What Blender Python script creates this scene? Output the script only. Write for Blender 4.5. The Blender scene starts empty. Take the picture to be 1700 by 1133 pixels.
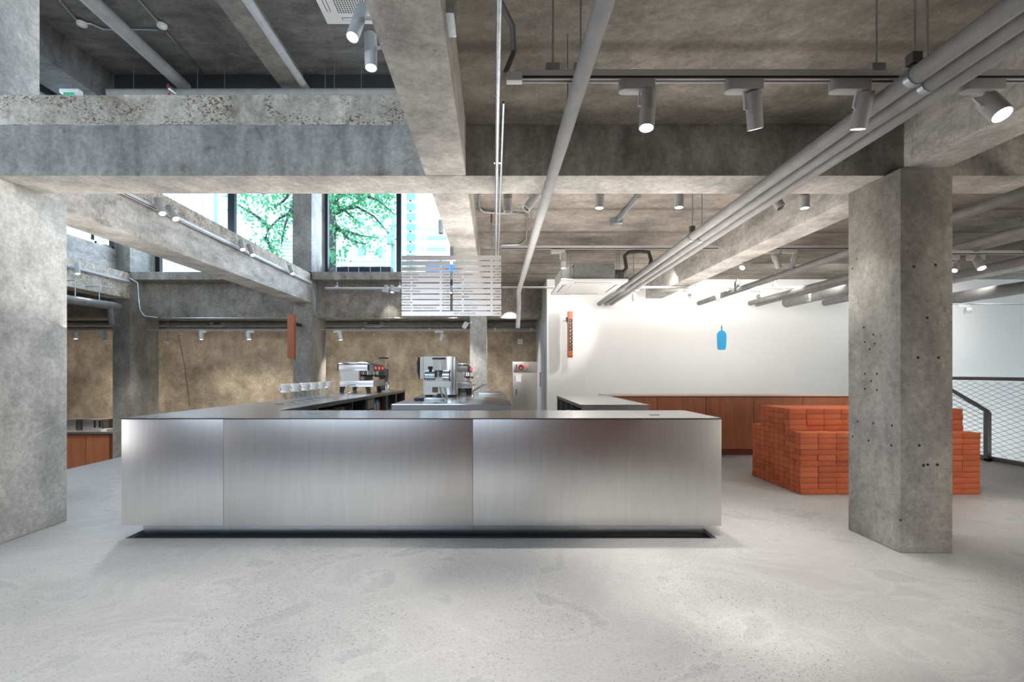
import bpy, bmesh, math, random
from mathutils import Vector, Matrix
random.seed(7)
PI = math.pi
SC = bpy.context.scene
COL = SC.collection
F = 803.0                      # focal length in pixels of the 1700 px wide frame
VX, VY, EYE = 820.0, 617.0, 1.28

# ------------------------------------------------------------------ camera
cam_d = bpy.data.cameras.new('camera'); cam = bpy.data.objects.new('camera', cam_d); COL.objects.link(cam)
cam.location = (0, 0, EYE); cam.rotation_euler = (PI/2, 0, 0)
cam_d.sensor_width = 36; cam_d.lens = 36*F/1700
cam_d.shift_x = (850-VX)/1700; cam_d.shift_y = (VY-566.5)/1700
cam_d.clip_start = 0.05; cam_d.clip_end = 500
SC.camera = cam
# ------------------------------------------------------------------ world
w = bpy.data.worlds.new('sky'); SC.world = w; w.use_nodes = True
wn = w.node_tree.nodes; wl = w.node_tree.links
bg = wn['Background']
tc = wn.new('ShaderNodeTexCoord'); sx = wn.new('ShaderNodeSeparateXYZ'); rp = wn.new('ShaderNodeValToRGB')
wl.new(tc.outputs['Generated'], sx.inputs[0]); wl.new(sx.outputs['Z'], rp.inputs[0])
rp.color_ramp.elements[0].position = 0.0; rp.color_ramp.elements[0].color = (0.80, 0.92, 1.0, 1)
rp.color_ramp.elements[1].position = 0.8; rp.color_ramp.elements[1].color = (0.50, 0.74, 1.0, 1)
wl.new(rp.outputs[0], bg.inputs['Color']); bg.inputs['Strength'].default_value = 3.6
# ------------------------------------------------------------------ view
SC.view_settings.view_transform = 'Standard'; SC.view_settings.look = 'None'
SC.view_settings.exposure = 0.53; SC.view_settings.gamma = 1.0
SC.view_settings.use_curve_mapping = False
SC.cycles.use_denoising = True
SC.cycles.max_bounces = 8; SC.cycles.diffuse_bounces = 4; SC.cycles.glossy_bounces = 4
SC.cycles.transparent_max_bounces = 12
SC.cycles.sample_clamp_indirect = 5.0; SC.cycles.blur_glossy = 1.0
SC.cycles.caustics_reflective = True; SC.cycles.caustics_refractive = False

def area(name, loc, rot, sx_, sy_, power, col=(1, 1, 1), spread=PI):
    d = bpy.data.lights.new(name, 'AREA'); d.shape = 'RECTANGLE'; d.size = sx_; d.size_y = sy_
    d.energy = power; d.color = col; d.spread = spread
    o = bpy.data.objects.new(name, d); COL.objects.link(o); o.location = loc; o.rotation_euler = rot
    return o
COOL = (0.62, 0.80, 1.0); WARM = (1.0, 0.90, 0.78); NEUT = (1.0, 0.965, 0.92)
# daylight from the high windows of the street wall behind the camera, upper floor
area('daylight_upper', (-4.0, -2.4, 4.95), (PI/2-0.22, 0, 0), 6.4, 1.0, 110, COOL)
# unseen fill added above the slab to brighten the left beam's side
area('fill_upper_right', (1.6, 6.4, 4.5), (PI/2-.25, 0, PI/2), 6.0, 1.6, 120, (0.78, 0.88, 1.0))
# unseen low fill added left and right of the camera to light beam undersides
area('fill_low_left', (-7.4, 1.6, 1.2), (PI/2+.30, 0, -PI/2), 3.4, 1.6, 45, (0.95, 0.97, 1.0))
area('fill_low_right', (6.9, 1.0, 1.2), (PI/2+.35, 0, PI/2), 3.4, 1.4, 74, (1.0, 0.94, .86))
# the facade windows over the back beam, seen from inside
area('daylight_back', (-4.0, 10.7, 4.5), (-PI/2, 0, 0), 6.6, 1.8, 170, COOL)
# side windows over the left beam
area('daylight_left', (-7.85, 6.0, 4.7), (PI/2, 0, -PI/2), 7.0, 1.2, 130, COOL)
# unseen upward fill added over the counter to brighten slab and beam undersides
area('fill_up_counter', (1.45, 4.85, 1.6), (PI, 0, 0), 3.4, 1.7, 20, (1.0, .95, .89))
area('fill_up_side', (2.65, 6.9, 1.6), (PI, 0, 0), 1.3, 2.8, 30, (1.0, .95, .89))
area('fill_up_table', (0.05, 6.9, 1.6), (PI, 0, 0), 1.1, 2.8, 17, (1.0, .95, .89))
area('fill_up_beam', (-1.2, 4.6, 1.6), (PI-.12, 0, 0), 6.5, 1.0, 38, (1.0, .95, .88))
area('back_wall_fill', (-5.6, 10.98, 1.95), (PI/2-.45, 0, 0), 11.5, .08, 17, WARM)  # unseen strip added to brighten the back wall evenly
# added strip with no fixture, evens out the light on the white wall
area('white_wall_fill', (4.9, 7.85, 2.80), (PI/2-.60, 0, 0), 7.6, .08, 52, (1.0, .99, .96))

# ------------------------------------------------------------------ helpers
def P(px, py, D): return Vector(((px-VX)*D/F, D, EYE-(py-VY)*D/F))

class MB:
    def __init__(s): s.v = []; s.f = []
    def add(s, vs, fs):
        n = len(s.v); s.v += [tuple(v) for v in vs]; s.f += [tuple(i+n for i in f) for f in fs]; return s
    def box(s, x0, x1, y0, y1, z0, z1, M=None):
        vs = [Vector((x, y, z)) for z in (z0, z1) for y in (y0, y1) for x in (x0, x1)]
        if M: vs = [M @ v for v in vs]
        return s.add(vs, [(0, 2, 3, 1), (4, 5, 7, 6), (0, 1, 5, 4), (2, 6, 7, 3), (0, 4, 6, 2), (1, 3, 7, 5)])
    def prism(s, pts, z0, z1):
        n = len(pts); vs = [(p[0], p[1], z0) for p in pts]+[(p[0], p[1], z1) for p in pts]
        return s.add(vs, [tuple(range(n))[::-1], tuple(range(n, 2*n))]+[(i, (i+1) % n, n+(i+1) % n, n+i) for i in range(n)])
    def tube(s, pts, r, n=10, cap=True):
        pts = [Vector(p) for p in pts]; rs = r if isinstance(r, (list, tuple)) else [r]*len(pts)
        up = None; rings = []
        for i, p in enumerate(pts):
            a = pts[max(0, i-1)]; b = pts[min(len(pts)-1, i+1)]; t = (b-a).normalized()
            if up is None:
                up = Vector((0, 0, 1)) if abs(t.z) < .9 else Vector((0, 1, 0))
            u = (up-t*up.dot(t)).normalized(); v = t.cross(u); up = u
            rings.append([p+(u*math.cos(2*PI*k/n)+v*math.sin(2*PI*k/n))*rs[i] for k in range(n)])
        vs = [q for rg in rings for q in rg]; fs = []
        for i in range(len(pts)-1):
            for k in range(n):
                k2 = (k+1) % n; fs.append((i*n+k, i*n+k2, (i+1)*n+k2, (i+1)*n+k))
        if cap: fs += [tuple(range(n))[::-1], tuple(range((len(pts)-1)*n, len(pts)*n))]
        return s.add(vs, fs)
    def lathe(s, prof, c=(0, 0, 0), n=20, axis=None):
        M = Matrix.Translation(Vector(c))
        if axis is not None:
            M = M @ Vector((0, 0, 1)).rotation_difference(Vector(axis).normalized()).to_matrix().to_4x4()
        vs = [M @ Vector((r*math.cos(2*PI*k/n), r*math.sin(2*PI*k/n), z)) for r, z in prof for k in range(n)]
        fs = []
        for i in range(len(prof)-1):
            for k in range(n):
                k2 = (k+1) % n; fs.append((i*n+k, i*n+k2, (i+1)*n+k2, (i+1)*n+k))
        return s.add(vs, fs)

SMOOTH_ANG = math.radians(35)
def mesh_from(mb, name, mat, off=(0, 0, 0), bevel=0.0, smooth=True):
    me = bpy.data.meshes.new(name)
    ox, oy, oz = off
    me.from_pydata([(x-ox, y-oy, z-oz) for x, y, z in mb.v], [], mb.f)
    bm = bmesh.new(); bm.from_mesh(me)
    bmesh.ops.recalc_face_normals(bm, faces=bm.faces)
    if bevel > 0:
        es = [e for e in bm.edges if len(e.link_faces) == 2 and e.calc_face_angle(0) > .6]
        bmesh.ops.bevel(bm, geom=es, offset=bevel, segments=2, profile=.6, affect='EDGES', clamp_overlap=True)
    if smooth:
        for f in bm.faces: f.smooth = True
        for e in bm.edges:
            e.smooth = not (len(e.link_faces) == 2 and e.calc_face_angle(0) > SMOOTH_ANG)
    bm.to_mesh(me); bm.free()
    me.materials.append(mat)
    return me
def obj(name, mb, mat, parent=None, off=(0, 0, 0), bevel=0.0, label=None, kind=None):
    o = bpy.data.objects.new(name, mesh_from(mb, name, mat, off, bevel)); COL.objects.link(o)
    if parent is not None: o.parent = parent
    if label: o['label'] = label
    if kind: o['kind'] = kind
    return o
def struct(name, mb, mat, parent=None, label=None, bevel=0.0):
    o = obj(name, mb, mat, parent, bevel=bevel, label=label)
    o['kind'] = 'structure'
    return o
def tag(o, label, cat, group=None):
    o['label'] = label; o['category'] = cat
    if group: o['group'] = group
    return o
class Thing:
    def __init__(s, name, label, cat, loc=(0, 0, 0), group=None):
        s.o = bpy.data.objects.new(name, None); COL.objects.link(s.o); s.o.empty_display_size = .05
        s.loc = Vector(loc); s.o.location = s.loc; tag(s.o, label, cat, group)
    def part(s, name, mb, mat, bevel=0.0, label=None, parent=None, kind=None):
        return obj(name, mb, mat, parent or s.o, s.loc, bevel, label, kind)
def copy_tree(o, parent=None):
    c = o.copy(); COL.objects.link(c); c.parent = parent
    for ch in list(o.children): copy_tree(ch, c)
    return c
def single(name, mb, mat, label, cat, group=None, bevel=0.0):
    # one mesh thing with its origin at the middle of its base
    xs = [v[0] for v in mb.v]; ys = [v[1] for v in mb.v]; zs = [v[2] for v in mb.v]
    c = ((min(xs)+max(xs))/2, (min(ys)+max(ys))/2, min(zs))
    o = obj(name, mb, mat, None, c, bevel); o.location = c
    return tag(o, label, cat, group)

# ------------------------------------------------------------------ materials
def newmat(name):
    m = bpy.data.materials.new(name); m.use_nodes = True
    return m, m.node_tree.nodes, m.node_tree.links, m.node_tree.nodes['Principled BSDF']
def simple(name, col, rough=.5, metal=0.0, noise=0.0, scale=20, bump=0.0, emit=None, es=0, spec=.5, stretch=(1, 1, 1)):
    m, n, l, b = newmat(name)
    b.inputs['Base Color'].default_value = (*col, 1); b.inputs['Roughness'].default_value = rough
    b.inputs['Metallic'].default_value = metal; b.inputs['Specular IOR Level'].default_value = spec
    if emit: b.inputs['Emission Color'].default_value = (*emit, 1); b.inputs['Emission Strength'].default_value = es
    if noise or bump:
        t = n.new('ShaderNodeTexCoord'); mp = n.new('ShaderNodeMapping'); mp.inputs['Scale'].default_value = stretch
        nz = n.new('ShaderNodeTexNoise'); nz.inputs['Scale'].default_value = scale; nz.inputs['Detail'].default_value = 5
        l.new(t.outputs['Object'], mp.inputs[0]); l.new(mp.outputs[0], nz.inputs['Vector'])
        if noise:
            r = n.new('ShaderNodeValToRGB'); r.color_ramp.elements[0].position = .3; r.color_ramp.elements[1].position = .7
            r.color_ramp.elements[0].color = (*[c*(1-noise) for c in col], 1)
            r.color_ramp.elements[1].color = (*[min(1, c*(1+noise)) for c in col], 1)
            l.new(nz.outputs[0], r.inputs[0]); l.new(r.outputs[0], b.inputs['Base Color'])
        if bump:
            bp = n.new('ShaderNodeBump'); bp.inputs['Strength'].default_value = bump; bp.inputs['Distance'].default_value = .01
            l.new(nz.outputs[0], bp.inputs['Height']); l.new(bp.outputs[0], b.inputs['Normal'])
    return m
def noise(n, l, vec, scale, detail=4, rough=.55, dist=0.0):
    z = n.new('ShaderNodeTexNoise'); z.inputs['Scale'].default_value = scale; z.inputs['Detail'].default_value = detail
    z.inputs['Roughness'].default_value = rough; z.inputs['Distortion'].default_value = dist
    l.new(vec, z.inputs['Vector']); return z.outputs[0]
def ramp(n, l, fac, a, b, ca=(0, 0, 0), cb=(1, 1, 1)):
    r = n.new('ShaderNodeValToRGB'); r.color_ramp.elements[0].position = a; r.color_ramp.elements[1].position = b
    r.color_ramp.elements[0].color = (*ca, 1); r.color_ramp.elements[1].color = (*cb, 1)
    l.new(fac, r.inputs[0]); return r.outputs[0]
def mixc(n, l, fac, a, b, mode='MIX'):
    m = n.new('ShaderNodeMix'); m.data_type = 'RGBA'; m.blend_type = mode
    if isinstance(fac, (int, float)): m.inputs[0].default_value = fac
    else: l.new(fac, m.inputs[0])
    for s_, v in ((6, a), (7, b)):
        if isinstance(v, tuple): m.inputs[s_].default_value = (*v, 1)
        else: l.new(v, m.inputs[s_])
    return m.outputs[2]
def mapping(n, l, vec, sc):
    mp = n.new('ShaderNodeMapping'); mp.inputs['Scale'].default_value = sc; l.new(vec, mp.inputs[0]); return mp.outputs[0]
def concrete(name, dark, light, stain=(.10, .075, .05), stain_amt=.5, stain_cut=.60, streak=(1, 1, 1), bump=.25, pits=.5, boards=None, aggregate=0.0, rough=.8):
    m, n, l, b = newmat(name)
    V = n.new('ShaderNodeTexCoord').outputs['Object']
    big = noise(n, l, V, .9, 6, .6, .4)
    c = ramp(n, l, big, .32, .68, dark, light)
    med = noise(n, l, mapping(n, l, V, streak), 3.2, 7, .65, .2)
    c = mixc(n, l, .9, c, ramp(n, l, med, .30, .70, (.55, .545, .54), (1.34, 1.33, 1.31)), 'MULTIPLY')
    fine = noise(n, l, V, 26, 6, .7)
    c = mixc(n, l, .7, c, ramp(n, l, fine, .33, .67, (.70, .70, .70), (1.26, 1.26, 1.26)), 'MULTIPLY')
    grain = noise(n, l, V, 95, 4, .75)
    c = mixc(n, l, .6, c, ramp(n, l, grain, .35, .65, (.80, .80, .80), (1.16, 1.16, 1.16)), 'MULTIPLY')
    ck = n.new('ShaderNodeTexVoronoi'); ck.feature = 'DISTANCE_TO_EDGE'; ck.inputs['Scale'].default_value = .55
    wv_ = n.new('ShaderNodeVectorMath'); wv_.operation = 'ADD'; l.new(V, wv_.inputs[0])
    nc = n.new('ShaderNodeTexNoise'); nc.inputs['Scale'].default_value = 2.2; nc.inputs['Detail'].default_value = 6; l.new(V, nc.inputs['Vector']); scn = n.new('ShaderNodeVectorMath'); scn.operation = 'SCALE'; scn.inputs['Scale'].default_value = .38; l.new(nc.outputs['Color'], scn.inputs[0]); l.new(scn.outputs[0], wv_.inputs[1])
    l.new(wv_.outputs[0], ck.inputs['Vector'])
    ckm = ramp(n, l, ck.outputs['Distance'], .001, .004, (.60, .58, .55), (1, 1, 1))
    cgate = ramp(n, l, noise(n, l, V, .7, 2), .54, .60, (0, 0, 0), (.7, .7, .7))
    c = mixc(n, l, cgate, c, mixc(n, l, 1.0, c, ckm, 'MULTIPLY'))
    st = noise(n, l, mapping(n, l, V, tuple(1.0+.3*i for i in range(3))), 1.7, 8, .7, .8)
    mk = ramp(n, l, st, stain_cut, stain_cut+.13, (0, 0, 0), (stain_amt,)*3)
    c = mixc(n, l, mk, c, stain)
    # pale patches of laitance
    pa = noise(n, l, mapping(n, l, V, (1.3, .8, 1.9)), 2.3, 9, .75, 1.2)
    c = mixc(n, l, ramp(n, l, pa, .60, .72, (0, 0, 0), (.5,)*3), c, tuple(min(1, x*1.45) for x in light))
    h = fine
    if boards:
        wv = n.new('ShaderNodeTexWave'); wv.wave_type = 'BANDS'; wv.bands_direction = boards[0]; wv.inputs['Scale'].default_value = boards[1]
        wv.inputs['Distortion'].default_value = .25; wv.inputs['Detail'].default_value = 2
        l.new(V, wv.inputs['Vector'])
        ln = ramp(n, l, wv.outputs[0], .0, .05, (.55, .53, .5), (1, 1, 1))
        c = mixc(n, l, .8, c, ln, 'MULTIPLY')
    if pits:
        vo = n.new('ShaderNodeTexVoronoi'); vo.inputs['Scale'].default_value = 9; vo.inputs['Randomness'].default_value = 1
        l.new(V, vo.inputs['Vector'])
        pt = ramp(n, l, vo.outputs['Distance'], .05, .10, (.14, .12, .10), (1, 1, 1))
        gate = ramp(n, l, noise(n, l, V, 2.1, 3), .52, .58)
        c = mixc(n, l, mixc(n, l, 1.0, gate, (pits,)*3, 'MULTIPLY'), c, mixc(n, l, 1.0, c, pt, 'MULTIPLY'))
    if aggregate:
        vo = n.new('ShaderNodeTexVoronoi'); vo.inputs['Scale'].default_value = 70; l.new(mapping(n, l, V, (1, 1, 1.5)), vo.inputs['Vector'])
        sp = n.new('ShaderNodeSeparateColor'); l.new(vo.outputs['Color'], sp.inputs[0])
        ag = ramp(n, l, sp.outputs[0], .05, .95, (.06, .05, .05), (.62, .50, .38))
        g2 = ramp(n, l, sp.outputs[1], .45, .5, (0, 0, 0), (1, 1, 1))
        zone = ramp(n, l, noise(n, l, V, 2.5, 5, .6, .5), .42, .56, (0, 0, 0), (aggregate,)*3)
        c = mixc(n, l, mixc(n, l, 1.0, zone, g2, 'MULTIPLY'), c, ag)
    l.new(c, b.inputs['Base Color'])
    b.inputs['Roughness'].default_value = rough; b.inputs['Specular IOR Level'].default_value = .3
    bp = n.new('ShaderNodeBump'); bp.inputs['Strength'].default_value = bump; bp.inputs['Distance'].default_value = .012
    hm = mixc(n, l, .5, h, med); l.new(hm, bp.inputs['Height']); l.new(bp.outputs[0], b.inputs['Normal'])
    return m
def brushed(name, col, rough, streak=(1, 60, 1), amt=.10, bump=.03, blotch=.06):
    m, n, l, b = newmat(name)
    V = n.new('ShaderNodeTexCoord').outputs['Object']
    s1 = noise(n, l, mapping(n, l, V, streak), 6, 5, .7)
    c = ramp(n, l, s1, .3, .7, tuple(x*(1-amt) for x in col), tuple(min(1, x*(1+amt)) for x in col))
    bl = noise(n, l, V, 1.6, 4)
    c = mixc(n, l, 1.0, c, ramp(n, l, bl, .3, .7, (1-blotch,)*3, (1+blotch,)*3), 'MULTIPLY')
    l.new(c, b.inputs['Base Color']); b.inputs['Metallic'].default_value = 1
    rr = ramp(n, l, s1, .3, .7, (rough*.85,)*3, (rough*1.15,)*3); l.new(rr, b.inputs['Roughness'])
    bp = n.new('ShaderNodeBump'); bp.inputs['Strength'].default_value = bump; bp.inputs['Distance'].default_value = .003
    l.new(s1, bp.inputs['Height']); l.new(bp.outputs[0], b.inputs['Normal'])
    return m
def wood(name, a, b_, scale=3, rough=.45, axis=(6, 6, .6)):
    m, n, l, b = newmat(name)
    V = n.new('ShaderNodeTexCoord').outputs['Object']
    g = noise(n, l, mapping(n, l, V, axis), scale, 7, .62, .35)
    c = ramp(n, l, g, .3, .7, a, b_)
    f = noise(n, l, mapping(n, l, V, tuple(x*6 for x in axis)), scale*2, 3, .6)
    c = mixc(n, l, .5, c, ramp(n, l, f, .35, .65, (.8, .8, .8), (1.15, 1.15, 1.15)), 'MULTIPLY')
    l.new(c, b.inputs['Base Color']); b.inputs['Roughness'].default_value = rough
    return m
def floor_material():
    m, n, l, b = newmat('polished_concrete')
    V = n.new('ShaderNodeTexCoord').outputs['Object']
    big = noise(n, l, V, .55, 6, .62, .6)
    c = ramp(n, l, big, .3, .7, (.285, .28, .275), (.42, .412, .40))
    # swirled trowel patches
    sw = noise(n, l, mapping(n, l, V, (1, 1.25, 1)), 1.35, 7, .5, 2.6)
    c = mixc(n, l, ramp(n, l, sw, .56, .63, (0, 0, 0), (.45,)*3), c, (.26, .26, .255))
    c = mixc(n, l, ramp(n, l, sw, .50, .60, (0, 0, 0), (1, 1, 1)), c, mixc(n, l, .25, c, (.52, .515, .50)))
    c = mixc(n, l, ramp(n, l, sw, .56, .63, (0, 0, 0), (.38,)*3), c, (.24, .242, .24))
    fine = noise(n, l, V, 60, 5, .75)
    c = mixc(n, l, .6, c, ramp(n, l, fine, .3, .7, (.8, .8, .8), (1.16, 1.16, 1.16)), 'MULTIPLY')
    gate = ramp(n, l, noise(n, l, V, 1.1, 5, .6), .36, .60)
    nd = n.new('ShaderNodeTexNoise'); nd.inputs['Scale'].default_value = 55; nd.inputs['Detail'].default_value = 2; l.new(V, nd.inputs['Vector'])
    sc0 = n.new('ShaderNodeVectorMath'); sc0.operation = 'SCALE'; sc0.inputs['Scale'].default_value = .022; l.new(nd.outputs['Color'], sc0.inputs[0])
    ad = n.new('ShaderNodeVectorMath'); ad.operation = 'ADD'; l.new(V, ad.inputs[0]); l.new(sc0.outputs[0], ad.inputs[1])
    for sc_, cut, colr in ((82, .26, (.10, .105, .11)), (40, .14, (.06, .065, .07)), (140, .30, (.17, .17, .17))):
        vo = n.new('ShaderNodeTexVoronoi'); vo.inputs['Scale'].default_value = sc_; l.new(ad.outputs[0], vo.inputs['Vector'])
        sp = n.new('ShaderNodeSeparateColor'); l.new(vo.outputs['Color'], sp.inputs[0])
        dot = ramp(n, l, vo.outputs['Distance'], cut, cut+.06, (1, 1, 1), (0, 0, 0))
        pick = ramp(n, l, sp.outputs[0], .66, .70)
        k = mixc(n, l, 1.0, mixc(n, l, 1.0, dot, pick, 'MULTIPLY'), gate, 'MULTIPLY')
        c = mixc(n, l, mixc(n, l, 1.0, k, (.85,)*3, 'MULTIPLY'), c, colr)
    l.new(c, b.inputs['Base Color'])
    l.new(ramp(n, l, big, .3, .7, (.42,)*3, (.6,)*3), b.inputs['Roughness']); b.inputs['Specular IOR Level'].default_value = .4
    bp = n.new('ShaderNodeBump'); bp.inputs['Strength'].default_value = .12; bp.inputs['Distance'].default_value = .004
    l.new(fine, bp.inputs['Height']); l.new(bp.outputs[0], b.inputs['Normal'])
    return m
def glass_mat(name, tint=(1, 1, 1), refl=.12):
    m, n, l, b = newmat(name); n.remove(b)
    out = n['Material Output']; tr = n.new('ShaderNodeBsdfTransparent'); gl = n.new('ShaderNodeBsdfGlossy')
    tr.inputs['Color'].default_value = (*tint, 1); gl.inputs['Roughness'].default_value = .03
    fr = n.new('ShaderNodeLayerWeight'); fr.inputs['Blend'].default_value = .22
    fm = n.new('ShaderNodeMath'); fm.operation = 'MULTIPLY_ADD'; fm.inputs[1].default_value = refl*2.2; fm.inputs[2].default_value = refl*.25
    l.new(fr.outputs['Facing'], fm.inputs[0]); gl.inputs['Color'].default_value = (.95, .97, 1, 1)
    mx = n.new('ShaderNodeMixShader'); l.new(fm.outputs[0], mx.inputs[0]); l.new(tr.outputs[0], mx.inputs[1]); l.new(gl.outputs[0], mx.inputs[2])
    l.new(mx.outputs[0], out.inputs['Surface']); return m

M = {}
M['slab'] = concrete('concrete_slab', (.19, .168, .142), (.335, .303, .268), (.12, .09, .065), .5, .58, (.8, 1.35, 1), boards=('Y', .35), pits=.4)
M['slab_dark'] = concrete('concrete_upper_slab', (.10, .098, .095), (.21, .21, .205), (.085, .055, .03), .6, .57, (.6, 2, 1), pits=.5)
M['beam'] = concrete('concrete_beam', (.42, .405, .38), (.60, .575, .54), (.13, .09, .06), .5, .64, (1, 1, 2.5), pits=.4)
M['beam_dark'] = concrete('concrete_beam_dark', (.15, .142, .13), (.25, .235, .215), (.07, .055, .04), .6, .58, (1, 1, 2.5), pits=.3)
M['pillar'] = concrete('concrete_pillar', (.27, .258, .235), (.40, .385, .355), (.11, .09, .065), .55, .61, (1, 1, .5), pits=.95)
M['pillar_smooth'] = concrete('concrete_pillar_smooth', (.46, .46, .45), (.60, .60, .585), (.25, .24, .22), .3, .66, (1, 1, .7), bump=.12, pits=.3)
M['edge'] = concrete('exposed_slab_edge', (.46, .42, .36), (.70, .655, .58), (.12, .085, .05), .7, .54, (2, 1, 1), pits=.4, aggregate=.95, bump=.5)
M['ledge'] = concrete('weathered_ledge', (.22, .20, .175), (.38, .35, .31), (.06, .045, .03), .6, .55, (2, 1, 1), aggregate=.4, bump=.4)
M['brown'] = concrete('concrete_back_wall', (.34, .285, .215), (.46, .395, .31), (.19, .15, .105), .35, .60, (1, 1, .8), pits=.6)
M['white'] = simple('white_paint', (.80, .805, .79), .7, noise=.01, scale=3)
M['pale_blue_paint'] = simple('pale_door_paint', (.62, .67, .70), .5)
M['floor'] = floor_material()
M['steel'] = simple('brushed_steel_panel', (.80, .785, .77), .30, 1.0, noise=.03, scale=5, stretch=(6, 6, .5))
M['plinth_steel'] = simple('plinth_steel', (.62, .63, .65), .2, 1.0, noise=.02, scale=5)
M['steel_top'] = brushed('brushed_steel_top', (.76, .78, .80), .20, (1.5, 20, 1), .03, .012)
M['steel_dark'] = brushed('dark_steel', (.22, .225, .23), .38, (1, 1, 30), .1)
M['menu_steel'] = brushed('menu_steel', (.80, .785, .79), .32, (1, 1, 40), .04, .02, .05)
M['slat_steel'] = simple('slat_steel', (.70, .68, .69), .36, .55, noise=.05, scale=4, stretch=(2, 1, 20))
M['chrome'] = simple('chrome', (.85, .86, .88), .08, 1.0)
M['galv'] = simple('galvanised_steel', (.50, .54, .57), .35, 1.0, noise=.15, scale=40)
M['black'] = simple('black_plastic', (.012, .012, .014), .4)
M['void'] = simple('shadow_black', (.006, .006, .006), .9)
M['lampgrey'] = simple('fixture_grey', (.46, .455, .45), .45)
M['lampwhite'] = simple('fixture_white', (.78, .78, .77), .4)
M['lens'] = simple('lit_lens', (1, 1, 1), .3, emit=(1, .98, .95), es=14)
M['lensoff'] = simple('dark_lens', (.12, .12, .12), .3)
M['pipe'] = simple('grey_pipe_wrap', (.29, .285, .28), .6, noise=.12, scale=9, bump=.25)
M['pipe_light'] = simple('light_pipe_wrap', (.35, .35, .35), .6, noise=.10, scale=9, bump=.3)
M['pipe_dark'] = simple('dark_pipe_wrap', (.20, .195, .19), .65, noise=.15, scale=9, bump=.3)
M['foil'] = simple('silver_foil', (.7, .71, .73), .28, 1.0, noise=.1, scale=30, bump=.5)
M['rubber'] = simple('black_insulation', (.05, .046, .042), .7)
M['track'] = simple('track_grey', (.60, .595, .585), .45)
M['trackslot'] = simple('track_slot', (.03, .02, .02), .5)
M['wood'] = wood('red_stained_wood', (.36, .12, .055), (.52, .19, .09))
M['wood2'] = wood('dark_stained_wood', (.25, .07, .03), (.36, .11, .05))
M['orange'] = wood('orange_wood', (.40, .12, .05), (.52, .17, .07))
M['rail'] = simple('rail_paint', (.13, .125, .125), .45)
M['wire'] = simple('mesh_wire', (.16, .15, .145), .45, .3)
M['frame_black'] = simple('window_frame_black', (.012, .018, .028), .35)
M['pane'] = glass_mat('window_glass', (.93, .98, 1.0), .10)
M['clear'] = glass_mat('clear_glass', (.95, .96, .95), .16)
M['ceramic'] = simple('white_ceramic', (.85, .84, .81), .25)
M['bottleblue'] = simple('sign_blue', (.02, .36, .68), .45)
M['red'] = simple('red_plastic', (.32, .02, .02), .4)
M['redlit'] = simple('lit_red_lamp', (.9, .05, .04), .4, emit=(1, .10, .12), es=.8)
M['cab'] = brushed('cabinet_steel', (.60, .56, .52), .34, (1, 1, 30), .05)
M['paper'] = simple('paper_label', (.72, .72, .74), .6)
M['green'] = simple('exit_green', (.02, .28, .14), .4, emit=(.05, .6, .3), es=.25)
M['ink'] = simple('dark_print', (.06, .055, .06), .6)
M['inkblue'] = simple('blue_print', (.28, .55, .72), .6)
M['facade'] = simple('pale_facade', (.74, .78, .80), .8, noise=.03, scale=2)
M['facade2'] = simple('grey_facade', (.56, .62, .66), .8, noise=.03, scale=2)
M['farglass'] = simple('facade_glass', (.25, .48, .55), .3)
M['fargrey'] = simple('facade_window_dark', (.30, .38, .44), .4)
M['bark'] = simple('bark', (.085, .075, .07), .9, noise=.3, scale=20)
M['asphalt'] = simple('asphalt', (.20, .20, .21), .9)
def leafmat():
    m, n, l, b = newmat('ginkgo_leaf'); b.inputs['Base Color'].default_value = (.12, .42, .19, 1); b.inputs['Roughness'].default_value = .5
    tl = n.new('ShaderNodeBsdfTranslucent'); tl.inputs['Color'].default_value = (.22, .66, .30, 1)
    mx = n.new('ShaderNodeMixShader'); mx.inputs[0].default_value = .45
    l.new(b.outputs[0], mx.inputs[1]); l.new(tl.outputs[0], mx.inputs[2]); l.new(mx.outputs[0], n['Material Output'].inputs['Surface']); return m
M['leaf'] = leafmat()
brick_mats = [simple('brick_clay_%s' % nm, c, .85, noise=.10, scale=14, bump=.25) for nm, c in
              (('a', (.56, .130, .050)), ('b', (.49, .118, .045)), ('c', (.55, .142, .056)), ('d', (.46, .108, .042)))]

# ------------------------------------------------------------------ room shell
ZB = 2.716          # underside of the beams
ZS = 3.09           # underside of the slab
ZT = 3.31           # top of the slab
ZU = 5.70           # underside of the upper ceiling
fl = MB()
X0, X1 = -5.58, 7.13
for b_ in ((X0, X1, -5, 3.71), (X0, -2.83, 3.71, 4.44), (1.71, X1, 3.71, 4.44), (X0, X1, 4.44, 9.5), (X0, 1.04, 9.5, 11.9), (X1, 12, -5, 4.2)):
    fl.box(b_[0], b_[1], b_[2], b_[3], -.15, 0)
struct('floor', fl, M['floor'], label='polished pale grey concrete floor with dark specks and trowel swirls')
struct('trim_1', MB().box(X0, X0+.02, -5, 11.9, -.9, -.15).box(-2.83, 1.71, 3.71, 4.44, -.15, -.03), M['void'])
struct('floor_lower', MB().box(-12, X0, -5, 11.9, -1.05, -.9).box(X1, 12, 4.2, 9.5, -1.6, -1.5), M['floor'])
# slab over the ground floor with an opening on the left (the void)
struct('ceiling', MB().box(-.48, 12, -5, 11.9, ZS, ZT), M['slab'], label='board-marked bare concrete ceiling slab')
struct('ceiling_left', MB().box(-12, -8.0, -5, 11.9, ZS, ZT), M['slab'])
struct('ceiling_upper', MB().box(-12, 12, -5, 11.9, ZU, ZU+.2), M['slab_dark'], label='dark bare concrete ceiling of the upper floor')
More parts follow.
